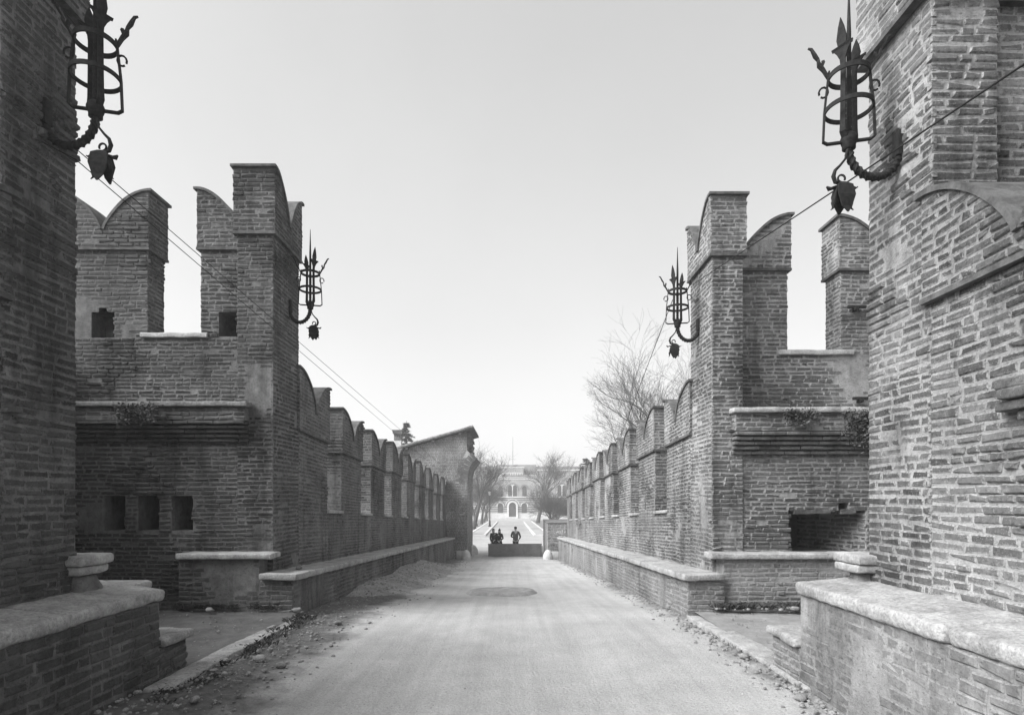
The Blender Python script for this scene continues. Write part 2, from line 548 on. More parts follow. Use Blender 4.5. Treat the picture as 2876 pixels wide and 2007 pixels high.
def core(mb, O, U, V, N, w, h, thick, holes=(), mat=0):
    """solid masonry behind a brick face, with real recesses."""
    O = Vector(O); U = Vector(U); V = Vector(V); N = Vector(N)
    us = sorted({0.0, w} | {min(w, max(0, x)) for q in holes for x in q[:2]})
    vs = sorted({0.0, h} | {min(h, max(0, x)) for q in holes for x in q[2:4]})
    P = lambda u, v, d: O + U * u + V * v + N * d
    def inside(u, v):
        for q in holes:
            if q[0] < u < q[1] and q[2] < v < q[3]: return q
        return None
    for i in range(len(us) - 1):
        for j in range(len(vs) - 1):
            q = inside((us[i] + us[i+1]) / 2, (vs[j] + vs[j+1]) / 2)
            c = [(us[i], vs[j]), (us[i+1], vs[j]), (us[i+1], vs[j+1]), (us[i], vs[j+1])]
            if q is None:
                mb.add([P(u, v, 0) for u, v in c], [(0, 1, 2, 3)], mat)
            if q is None or q[4] < thick:
                mb.add([P(u, v, -thick) for u, v in c], [(3, 2, 1, 0)], mat)
    for q in holes:
        u0, u1, v0, v1, d = q
        d = min(d, thick)
        c = [(u0, v0), (u1, v0), (u1, v1), (u0, v1)]
        for k in range(4):
            a, b = c[k], c[(k + 1) % 4]
            mb.add([P(a[0], a[1], 0), P(b[0], b[1], 0), P(b[0], b[1], -d), P(a[0], a[1], -d)], [(3, 2, 1, 0)], mat)
        if d < thick:
            mb.add([P(u, v, -d) for u, v in c], [(0, 1, 2, 3)], mat)
    c = [(0, 0), (w, 0), (w, h), (0, h)]
    for k in range(4):
        a, b = c[k], c[(k + 1) % 4]
        mb.add([P(a[0], a[1], 0), P(b[0], b[1], 0), P(b[0], b[1], -thick), P(a[0], a[1], -thick)], [(3, 2, 1, 0)], mat)

def merlon(parent, side, O, U, N, w, hs, hv, hh, T, ends=(True, False), lobes='LR', holes=(), cap_o=0.045, c=0.067, ell=0.3):
    """swallow-tailed battlement: shaft (0..hs), cap with two rounded lobes (valley hv, horn hh), thin brick coping."""
    O = Vector(O); U = Vector(U); N = Vector(N); V = Vector((0, 0, 1))
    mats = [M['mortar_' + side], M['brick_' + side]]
    UL = U.length
    sd = RB.random() * 30
    # shaft
    hh += RB.uniform(-0.035, 0.02)
    a = MB()
    core(a, O, U, V, N, w, hs, T, holes)
    bricks(a, O, U, V, N, w, hs, hole_iv(w, holes), c=c, e0=0.012, e1=0.012, seedn=sd)
    if ends[0]:
        bricks(a, O - N * T, N, V, -U, T, hs, c=c, e1=0.012, e0=0.012, seedn=sd)
    if ends[1]:
        bricks(a, O + U * w, -N, V, U, T, hs, c=c, e0=0.012, e1=0.012, seedn=sd)
    mo = a.build('merlon', mats, parent)
    # cap
    o = cap_o
    L = w + 2 * o
    half = L / 2
    if lobes != 'LR': half = L * 0.74
    lw = 1 - ell
    fall = lambda t: lw * t ** 1.8 + ell * (1 - math.sqrt(max(0.0, 1 - t * t)))
    def top(u):            # u measured from -o
        t = u + o
        if lobes == 'LR':
            t = t if t <= half else L - t
        elif lobes == 'R':
            t = L - t
        t = min(max(t / (half - 0.03), 0), 1)
        return hv + (hh - hv) * (1 - fall(t))
    n = 28
    prof = [(-o, hs - 0.03), (w + o, hs - 0.03)]
    for i in range(n + 1):
        u = w + o - L * i / n
        prof.append((u, top(u)))
    b = MB()
    OO = O + N * o
    b.prism(prof, U, V, -N * (T + 2 * o), OO)
    def iv(v):
        z = hs - 0.03 + v
        if z < hv - 0.01: return [(-o, w + o)]
        lo_, hi_ = 0.0, 1.0
        for _ in range(16):
            t = (lo_ + hi_) / 2
            if 1 - fall(t) > (z - hv) / (hh - hv): lo_ = t
            else: hi_ = t
        t = lo_ * (half - 0.03)
        if lobes == 'LR': return [(-o, -o + t), (w + o - t, w + o)]
        if lobes == 'L': return [(-o, -o + t)]
        return [(w + o - t, w + o)]
    ob = OO + V * (hs - 0.03)
    bricks(b, ob, U, V, N, w + o, hh - hs, iv, c=c, e0=0.01, e1=0.01, seedn=sd, rel=0.009)
    hE0 = (hh if lobes in ('LR', 'L') else hv) - hs + 0.0
    hE1 = (hh if lobes in ('LR', 'R') else hv) - hs + 0.0
    if ends[0]:
        bricks(b, ob - U * o - N * (T + 2 * o), N, V, -U / UL, T + 2 * o, hE0, c=c, e0=0.01, e1=0.01, seedn=sd, rel=0.009)
    if ends[1]:
        bricks(b, ob + U * (w + o), -N, V, U / UL, T + 2 * o, hE1, c=c, e0=0.01, e1=0.01, seedn=sd, rel=0.009)
    co = b.build('merlon_cap', mats, mo)
    # coping: a thin course laid over each lobe
    k = MB()
    th = 0.042; ov = 0.03
    def lobe(sgn, u_h, ln):
        A = ln - 0.045
        vs = []; fs = []
        m = 18
        pts = [(-0.05, hh + 0.0, 0.0, 1.0)]
        for i in range(m + 1):
            t = math.sin((math.pi / 2) * i / m)
            q = lambda t: hv + (hh - hv) * (1 - fall(t))
            x = A * t; z = q(t)
            dz = (q(min(1, t + 0.01)) - q(max(0, t - 0.01))) / (A * (min(1, t + 0.01) - max(0, t - 0.01)))
            nx, nz = -dz, 1.0
            l = math.hypot(nx, nz)
            pts.append((x, z, nx / l, nz / l))
        for i, (x, z, nx, nz) in enumerate(pts):
            for dd in (ov, -(T + 2 * o) - ov):
                for q in (0.002, th + 0.008 * noise.noise(Vector((x * 5, sd, u_h)))):
                    p = OO + U * (u_h + sgn * (x + nx * q)) + V * (z + nz * q) + N * (dd + 0.006 * noise.noise(Vector((x * 7, sd, dd))))
                    vs.append(p)
        for i in range(len(pts) - 1):
            a0 = i * 4; b0 = a0 + 4
            fs += [(a0, a0+1, b0+1, b0), (a0+1, a0+3, b0+3, b0+1), (a0+3, a0+2, b0+2, b0+3), (a0+2, a0, b0, b0+2)]
        fs += [(0, 2, 3, 1), tuple(len(vs) - 4 + q for q in (0, 1, 3, 2))]
        k.add(vs, fs)
    if lobes in ('LR', 'L'): lobe(1, -o, half)
    if lobes in ('LR', 'R'): lobe(-1, w + o, half)
    # the string under the cap
    s0 = O + V * (hs - 0.075)
    core(k, s0 + N * (o + 0.012) - U * (o + 0.012), U, V, N, w + 2 * o + 0.024, 0.04, T + 2 * o + 0.024)
    k.build('coping', M['coping_brick'], co)
    return mo

# ------------------------------------------------------------------ layout numbers
XL, XR = -3.70, 3.10                 # wall faces towards the road
BXL, BXR = -3.25, 2.61               # bench faces
SL = -0.048                          # fall of the walls towards the far bank
def sill_z(y): return 1.34 + (y - 12.4) * SL
ROADP = [(-12, 0.02), (3.0, 0.0), (6.0, -0.02), (8.85, -0.12), (12, -0.33), (34, -1.87), (36, -1.93), (39, -1.97), (60, -2.31), (150, -3.84), (900, -6.0)]
def road_z(y):
    for (a, za), (b, zb) in zip(ROADP, ROADP[1:]):
        if y <= b:
            t = (y - a) / (b - a)
            return za + (zb - za) * t
    return ROADP[-1][1]

# ------------------------------------------------------------------ ground
def grid(mb, xs, ys, fz, mat=0):
    vs = [(x, y, fz(x, y)) for y in ys for x in xs]
    n = len(xs)
    fs = [(j*n+i, j*n+i+1, (j+1)*n+i+1, (j+1)*n+i) for j in range(len(ys)-1) for i in range(n-1)]
    mb.add(vs, fs, mat)
def frange(a, b, n): return [a + (b - a) * i / n for i in range(n + 1)]

g = MB()
grid(g, frange(-3.4, 2.78, 48), frange(-6, 38.2, 320),
     lambda x, y: road_z(y) + 0.03 * noise.noise(Vector((x * 0.7, y * 0.35, 0))) + 0.010 * noise.noise(Vector((x * 4, y * 4, 3)))
     + (0.045 * max(0, -x - 2.0) if x < -2 else 0.05 * max(0, x - 2.1)) * (1.0 if 9 < y < 33 else 0.25 if y <= 9 else 0.0) - 0.02 * math.exp(-((x + 1.0) / 0.25) ** 2) - 0.02 * math.exp(-((x - 0.8) / 0.25) ** 2))
g.build('road', M['road'], kind='structure', smooth=True)

g = MB()
ys = frange(38.2, 62, 10) + frange(66, 160, 20) + [200, 300, 450, 700]
xs = [-500, -200, -80, -40, -20] + frange(-12, 12, 16) + [20, 40, 80, 200, 500]
grid(g, xs, ys, lambda x, y: road_z(y) - 0.004)
g.add([(-500, 38.2, -9), (500, 38.2, -9), (500, 38.2, road_z(38.2) - 0.004), (-500, 38.2, road_z(38.2) - 0.004)], [(0, 1, 2, 3)])
g.build('ground', M['plaza'], kind='structure')
g = MB()
grid(g, [-500, 500], [-60, 38.3], lambda x, y: -7.5)
g.build('river', M['water'], kind='structure')
g = MB(); g.box((-9, -12, -2.6), (8, 38.19, -2.3)); g.build('bridge_deck', M['old_stone'], kind='structure')

# pavements and garden beds of the avenue
def pave(name, x0, x1, y0, y1, mat, h, step=4.0):
    m = MB()
    n = max(2, int((y1 - y0) / step))
    yy = frange(y0, y1, n)
    vs = []
    for y in yy:
        z = road_z(y)
        vs += [(x0, y, z - 0.1), (x0, y, z + h), (x1, y, z + h), (x1, y, z - 0.1)]
    fs = []
    for i in range(n):
        a = i * 4; b = a + 4
        fs += [(a, a+1, b+1, b), (a+1, a+2, b+2, b+1), (a+2, a+3, b+3, b+2)]
    fs += [(0, 3, 2, 1), (n*4, n*4+1, n*4+2, n*4+3)]
    m.add(vs, fs)
    return m.build(name, mat, kind='structure')
pave('pavement', -4.35, -2.95, 61, 116, M['pavement'], 0.10)
pave('kerb', -2.948, -2.70, 60.752, 116, M['white_stone'], 0.13)
pave('kerb', -4.618, -4.352, 61.003, 118, M['white_stone'], 0.14)
pave('kerb', -12, -2.95, 60.75, 61.0, M['white_stone'], 0.125)
pave('garden_bed', -22, -4.62, 61.2, 128, M['soil'], 0.11)
pave('pavement', 2.45, 3.70, 61, 116, M['pavement'], 0.10)
pave('kerb', 2.2, 2.448, 60.752, 116, M['white_stone'], 0.13)
pave('kerb', 3.702, 3.968, 61.003, 118, M['white_stone'], 0.14)
pave('kerb', 2.45, 11, 60.75, 61.0, M['white_stone'], 0.125)
pave('garden_bed', 3.97, 22, 61.2, 128, M['soil'], 0.11)

# refuge floors in the bastions, with their stone kerbs
g = MB()
grid(g, frange(-7.6, -3.1, 40), frange(5.0, 8.97, 40), lambda x, y: -0.01 + 0.02 * noise.noise(Vector((x * 1.3, y * 1.3, 5))) + 0.006 * noise.noise(Vector((x * 6, y * 6, 5))))
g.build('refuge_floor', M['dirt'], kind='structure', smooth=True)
g = MB()
grid(g, frange(2.7, 6.95, 40), frange(5.0, 8.97, 40), lambda x, y: -0.01 + 0.02 * noise.noise(Vector((x * 1.3, y * 1.3, 9))) + 0.006 * noise.noise(Vector((x * 6, y * 6, 5))))
m_fl = mat_plain('refuge_earth', 0.17, 0.26, 3, 8, 0.8, 25)
g.build('refuge_floor', m_fl, kind='structure', smooth=True)
for xa, xb in ((-3.22, -2.98), (2.56, 2.84)):
    g = MB()
    yy = [5.2, 6.3, 7.45, 8.78]
    for a, b in zip(yy, yy[1:]):
        g.rbox((xa, a + 0.004, -0.3), (xb, b - 0.004, 0.03), 0.02, 0.010, 0.09, fn=lambda p: Vector((p.x, p.y, p.z + min(0, (6.4 - p.y)) * 0.03)))
    g.build('kerb', M['stone'], kind='structure', smooth=True)

# round dug patch in the middle of the road
g = MB()
def patch():
    vs = []; fs = []; n = 48; rings = 8
    cx, cy = -0.22, 13.15
    for r in range(rings + 1):
        for k in range(n):
            an = 2 * math.pi * k / n
            rr = r / rings * (1 + 0.05 * noise.noise(Vector((math.cos(an) * 2, math.sin(an) * 2, 1))))
            x = cx + 0.80 * rr * math.cos(an); y = cy + 0.9 * rr * math.sin(an)
            z = road_z(y) + 0.035 + 0.02 * noise.noise(Vector((x * 0.7, y * 0.35, 0))) + (0.025 * (1 if r in (rings - 1, rings - 2) else 0) - (0.06 if r == rings else 0)) + 0.01 * noise.noise(Vector((x * 6, y * 6, 0)))
            vs.append((x, y, z))
    for r in range(rings):
        for k in range(n):
            k2 = (k + 1) % n
            fs.append((r*n+k, r*n+k2, (r+1)*n+k2, (r+1)*n+k))
    g.add(vs, fs)
patch()
g.build('road_patch', mat_plain('patch_earth', 0.20, 0.31, 5, 7, 0.9, 30), kind='structure', smooth=True)

# ------------------------------------------------------------------ long parapet walls with swallow-tailed merlons
def parapet(side):
    s = 1 if side == 'left' else -1
    X = XL if side == 'left' else XR
    N = Vector((s, 0, 0))
    U = Vector((0, 1, SL)); V = Vector((0, 0, 1))
    lab = ('brick parapet on the left of the road, in shade, running from the left bastion to the tall gatehouse' if s > 0 else
           'brightly lit brick parapet with forked merlons on the right of the road, running to the cut down gate stub')
    root = thing('parapet_wall', lab, 'wall', (X, 22, road_z(22)))
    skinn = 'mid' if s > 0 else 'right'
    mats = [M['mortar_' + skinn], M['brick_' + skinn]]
    y0, y1 = 10.33, 33.55
    T = 0.46
    zb = -0.75                                    # bottom relative to the sill line
    a = MB()
    h = 2.6
    O = Vector((X, y0, sill_z(y0) - h))
    core(a, O, U, V, N, y1 - y0, h, T)
    Ob = Vector((X, y0, sill_z(y0) - 1.12))
    bricks(a, Ob, U, V, N, y1 - y0, 1.12, c=0.067, seedn=3.0 * s)
    a.build('wall', mats, root)
    extra = 0.17 if s > 0 else 0.0
    # the merlon against the bastion, then eight along the wall
    spans = [(10.33, 11.95, extra)] + [(12.94 + 2.69 * k, 14.60 + 2.69 * k, 0) for k in range(8)]
    for i, (ya, yb, ex) in enumerate(spans):
        if yb > y1: yb = y1
        w = yb - ya
        holes = []
        if i in (2, 3, 5, 6) if s > 0 else i in (1, 3, 4, 6):
            holes = [(w * 0.52, w * 0.52 + 0.13, 0.12, 0.62, 0.4)]
        dz = 0.035 * math.sin(i * 2.3 + s) + 0.02 * math.sin(i * 5.1)
        merlon(root, skinn, (X, ya, sill_z(ya)), U, N, w, 1.42 + dz + ex * 0.1, 1.72 + dz + ex * 0.4, 2.27 + dz + ex, T, (True, False), 'LR', holes, ell=0.75)
    for k in range(8):
        ya = (11.95 if k == 0 else 14.60 + 2.69 * (k - 1)); yb = 12.94 + 2.69 * k
        m = MB()
        x0, x1 = (X - T - 0.02, X + 0.05) if s > 0 else (X - 0.05, X + T + 0.02)
        m.rbox((x0, ya - 0.03, sill_z(ya) + 0.006), (x1, yb + 0.04, sill_z(ya) + 0.07), 0.012, 0.006, 0.1,
               fn=lambda p, ya=ya: Vector((p.x, p.y, p.z + (p.y - ya) * SL)))
        m.build('sill', M['stone'], root, smooth=True)
    return root
parapet('left'); parapet('right')

# ------------------------------------------------------------------ brick benches with stone tops
def ledge_z(y): return 0.50 - (y - 9.5) * 0.0462
def long_bench(side):
    s = 1 if side == 'left' else -1
    X = BXL if s > 0 else BXR
    XW = XL if s > 0 else XR
    root = thing('stone_topped_bench', 'long low brick bench with pale stone top along the foot of the %s parapet' % ('shaded left' if s > 0 else 'sunlit right'), 'bench', (X, 21, road_z(21)))
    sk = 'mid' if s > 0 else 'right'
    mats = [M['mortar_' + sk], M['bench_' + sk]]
    y0, y1 = 8.85, 33.45
    a = MB()
    # front face: courses follow the slope, height grows towards the gate
    U = Vector((0, 1, -0.0462)); N = Vector((s, 0, 0)); V = Vector((0, 0, 1))
    hb = 1.3
    O = Vector((X, y0, ledge_z(y0) - 0.07 - hb))
    core(a, O, U, V, N, y1 - y0, hb, abs(XW - X) + 0.05)
    bricks(a, O, U, V, N, y1 - y0, hb, c=0.074, L=0.25, thr=0.32, seedn=7 * s)
    # its end towards the camera
    if s > 0:
        bricks(a, Vector((XW - 0.05, y0, O.z)), (1, 0, 0), V, (0, -1, 0), X - XW + 0.05, hb, c=0.074, L=0.25, e1=0.01)
    else:
        bricks(a, Vector((X, y0, O.z)), (1, 0, 0), V, (0, -1, 0), XW - X + 0.05, hb, c=0.074, L=0.25, e0=0.01)
    a.build('brick_base', mats, root)
    m = MB()
    y = y0 - 0.09
    rr = random.Random(5 + s)
    while y < y1 - 0.05:
        e = min(y1 + 0.04, y + rr.uniform(1.1, 2.1))
        j = rr.uniform(-0.012, 0.012)
        x0, x1 = (XW - 0.02, X + 0.075 + j) if s > 0 else (X - 0.075 + j, XW + 0.02)
        m.rbox((x0, y + 0.003, -0.075 + j * 0.3), (x1, e - 0.003, 0.02 + j * 0.3), 0.018, 0.009, 0.07,
               fn=lambda p: Vector((p.x, p.y, p.z + ledge_z(p.y) + 0.05 * max(0, abs(p.x - X)) * 0.6)))
        y = e
    m.build('stone_top', M['stone'], root, smooth=True)
long_bench('left'); long_bench('right')

# ------------------------------------------------------------------ far bastions (corner piers and the wall across the refuge)
V3 = Vector((0, 0, 1))
def course_band(m, x0, x1, y0, z0, z1, n, dy, rnd):
    """corbelled courses: each one stands further out than the one below."""
    for i in range(n):
        za = z0 + (z1 - z0) * i / n; zb = z0 + (z1 - z0) * (i + 1) / n
        yf = y0 - dy * (i + 1) / n
        x = x0
        while x < x1:
            e = min(x1, x + rnd.uniform(0.22, 0.5))
            if x1 - e < 0.1: e = x1
            m.rbox((x + 0.003, yf + rnd.uniform(-0.008, 0.008), za + 0.004), (e - 0.003, y0 + 0.0, zb - 0.016), 0.012, 0.007, 0.1, tone=min(1, max(0, rnd.gauss(0.75, 0.2))))
            x = e

def far_bastion(side):
    s = 1 if side == 'left' else -1
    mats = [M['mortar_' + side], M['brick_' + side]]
    rnd = random.Random(21 + s)
    lab = ('shadowed brick bastion on the left with three square holes low in its wall' if s > 0 else
           'brick bastion on the right with one large broken recess low in its wall')
    root = thing('bastion', lab, 'bastion', (XL - 0.3 if s > 0 else XR + 0.3, 9.8, 0.0))
    if s > 0:
        cap, val, hor, sill = 5.80, 6.05, 6.70, 4.30
        px0, px1 = XL - 0.55, XL
        wx0, wx1 = -7.6, XL - 0.5
        m1 = (-5.10, XL - 0.5); m2 = (-7.4, -5.98)
        slab_z = 3.12; cb = (2.54, 2.86)
    else:
        cap, val, hor, sill = 5.46, 5.66, 6.28, 4.02
        px0, px1 = XR, XR + 0.47
        wx0, wx1 = XR + 0.42, 6.95
        m1 = (XR + 0.42, 4.51); m2 = (5.39, 6.9)
        slab_z = 3.03; cb = (2.345, 2.70)
    # the tall corner pier is itself one high merlon
    z0 = -0.4
    N = Vector((s, 0, 0))
    px = merlon(root, side, (XL if s > 0 else XR, 9.25, z0), Vector((0, 1, 0)), N, 1.10, cap + 0.02 - z0, val + 0.05 - z0, hor + 0.07 - z0, px1 - px0, (True, False), 'LR')
    px.name = 'corner_pier'
    # wall across the refuge, lower and upper
    Yf = 9.80; Yl = 9.28
    if s > 0:
        holes = [(x - wx0, x + 0.335 - wx0, 1.17 - z0, 1.71 - z0, 0.85) for x in (-6.34, -5.81, -5.29)]
    else:
        holes = [(4.29 - wx0, 5.50 - wx0, 0.82 - z0, 1.48 - z0, 1.45), (5.07 - wx0, 5.23 - wx0, 1.48 - z0 + 0.001, 1.60 - z0, 0.3)]
    a = MB()
    O = Vector((wx0, Yl, z0))
    H = slab_z - z0
    core(a, O, (1, 0, 0), V3, (0, -1, 0), wx1 - wx0, H, 1.6, holes)
    bricks(a, O, (1, 0, 0), V3, (0, -1, 0), wx1 - wx0, H, hole_iv(wx1 - wx0, holes), seedn=2 * s, rel=0.014)
    if s < 0:      # broken slanting masonry inside the big recess
        p0 = Vector((4.98, 10.45, 0.80)); p1 = Vector((5.52, 9.275, 0.80))
        uu = (p1 - p0).normalized()
        bricks(a, p0, uu, V3, Vector((uu.y, -uu.x, 0)), (p1 - p0).length, 0.62, seedn=8, rel=0.012, rough=2)
        nn = Vector((uu.y, -uu.x, 0))
        core(a, p0, uu, V3, nn, (p1 - p0).length, 0.64, 0.05)
    if s < 0:
        for k in range(16):
            x = 4.28 + rnd.random() * 0.95; w_ = rnd.uniform(0.08, 0.26)
            a.rbox((x, Yl - 0.008, 1.48 - rnd.uniform(0.015, 0.06)), (x + w_, Yl + 0.12, 1.50), 0.012, 0.008, 0.06, mat=1, tone=rnd.random())
        for k in range(8):
            z = 0.84 + 0.075 * k
            a.rbox((4.26, Yl - 0.008, z), (4.29 + rnd.uniform(0.0, 0.07), Yl + 0.1, z + 0.06), 0.012, 0.008, 0.06, mat=1, tone=rnd.random())
    a.build('lower_wall', mats, root)
    a = MB()
    O = Vector((wx0, Yf, slab_z))
    core(a, O, (1, 0, 0), V3, (0, -1, 0), wx1 - wx0, sill - slab_z, 0.5)
    bricks(a, O, (1, 0, 0), V3, (0, -1, 0), wx1 - wx0, sill - slab_z, seedn=4 * s)
    a.build('upper_wall', mats, root)
    # merlons on it
    hs = cap - sill
    hol1 = [(0.29, 0.59, 0.02, 0.42, 0.40), (0.59 + 0.001, 0.65, 0.02, 0.24, 0.46)] if s > 0 else []
    merlon(root, side, (m1[0], Yf, sill), Vector((1, 0, 0)), Vector((0, -1, 0)), m1[1] - m1[0], hs, val - sill, hor - sill, 0.46, (False, False) if s > 0 else (False, True),
           'L' if s > 0 else 'R', hol1)
    hol2 = [(-6.90 + 7.4, -6.52 + 7.4, 0.0, 0.42, 0.35), (-6.78 + 7.4, -6.62 + 7.4, 0.42, 0.49, 0.3)] if s > 0 else []
    merlon(root, side, (m2[0], Yf, sill), Vector((1, 0, 0)), Vector((0, -1, 0)), m2[1] - m2[0], hs, val - sill, hor - sill, 0.46, (False, True) if s > 0 else (True, False), 'LR', hol2)
    # sill stone between the merlons
    m = MB()
    sx0, sx1 = (m2[1] - 0.1, m1[0] + 0.12) if s > 0 else (m1[1] - 0.14, m2[0] + 0.2)
    m.rbox((sx0, Yf - 0.05, sill - 0.005), (sx1, Yf + 0.52, sill + 0.075), 0.015, 0.008, 0.08)
    m.build('sill', M['stone'], root, smooth=True)
    # stone ledge and the corbelled courses under it
    bx0, bx1 = (wx0, -4.06) if s > 0 else (3.40, wx1)
    m = MB()
    m.rbox((bx0 - (0 if s > 0 else 0.05), Yl - 0.26, slab_z - 0.06), (bx1 + (0.05 if s > 0 else 0), Yl - 0.045, slab_z + 0.02), 0.02, 0.008, 0.12)
    m.rbox((bx0 if s > 0 else px1 + 0.02, Yl - 0.05, slab_z - 0.055), (bx1 - 0.22 if s > 0 else bx1, Yf + 0.05, slab_z + 0.015), 0.02, 0.008, 0.12)
    m.build('stone_ledge', M['old_stone'] if s > 0 else M['stone'], root, smooth=True)
    m = MB()
    O = Vector((bx0, Yl - 0.19, cb[1]))
    core(m, O, (1, 0, 0), V3, (0, -1, 0), bx1 - bx0, slab_z - 0.07 - cb[1], 0.15)
    bricks(m, O, (1, 0, 0), V3, (0, -1, 0), bx1 - bx0, slab_z - 0.07 - cb[1], seedn=9)
    if s < 0: bricks(m, O + Vector((0, 0.16, 0)), (0, -1, 0), V3, (-1, 0, 0), 0.16, slab_z - 0.07 - cb[1])
    m.build('upper_band', mats, root)
    m = MB()
    course_band(m, bx0, bx1, Yl - 0.03, cb[0], cb[1], 5, 0.20, rnd)
    m.build('corbel_courses', M['brick_' + side], root)
    # outer wall of the refuge
    a = MB()
    ox = wx0 if s > 0 else wx1
    O = Vector((ox, 5.1 if s > 0 else 9.8, z0))
    core(a, O, (0, s, 0), V3, (s, 0, 0), 4.7, 4.2 - z0, 0.5)
    bricks(a, O, (0, s, 0), V3, (s, 0, 0), 4.7, 4.2 - z0)
    a.build('outer_wall', mats, root)
    if s < 0:      # iron cramps
        for (x, z) in ((5.47, 4.76), (5.55, 3.27)):
            m = MB()
            m.rbox((x, Yf - 0.09, z), (x + 0.30, Yf - 0.05, z + 0.05), 0.008, 0.003, 0.1)
            m.rbox((x + 0.10, Yf - 0.10, z - 0.04), (x + 0.17, Yf + 0.02, z + 0.02), 0.008, 0.003, 0.1)
            m.build('iron_cramp', M['iron'], root, smooth=True)
far_bastion('left'); far_bastion('right')

# raised benches in the refuges, against the far bastions
def high_bench(side):
    s = 1 if side == 'left' else -1
    x0, x1 = (-5.0, XL + 0.12) if s > 0 else (XR - 0.14, 6.94)
    root = thing('stone_topped_bench', ('short raised brick bench with worn stone top in the left refuge below three holes' if s > 0 else
                 'long raised brick bench with stone top in the right refuge under the large recess'), 'bench', ((x0 + x1) / 2, 9.2, 0))
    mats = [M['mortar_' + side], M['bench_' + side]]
    a = MB()
    O = Vector((x0 + (0.02 if s > 0 else 0.2), 8.93, -0.4))
    w = x1 - x0 - 0.22
    core(a, O, (1, 0, 0), V3, (0, -1, 0), w, 1.17, 0.33)
    bricks(a, O, (1, 0, 0), V3, (0, -1, 0), w, 1.17, seedn=12, thr=0.3)
    if s > 0:
        bricks(a, O + Vector((0, 0.33, 0)), (0, -1, 0), V3, (-1, 0, 0), 0.33, 1.17)
    a.build('brick_base', mats, root)
    m = MB()
    x = x0
    rr = random.Random(9)
    while x < x1 - 0.01:
        e = x1 if s > 0 else min(x1, x + 1.9)
        m.rbox((x + 0.003, 8.86, 0.765), (e - 0.003, 9.262, 0.85), 0.02, 0.009, 0.08)
        x = e
    m.build('stone_top', M['stone'], root, smooth=True)
high_bench('left'); high_bench('right')

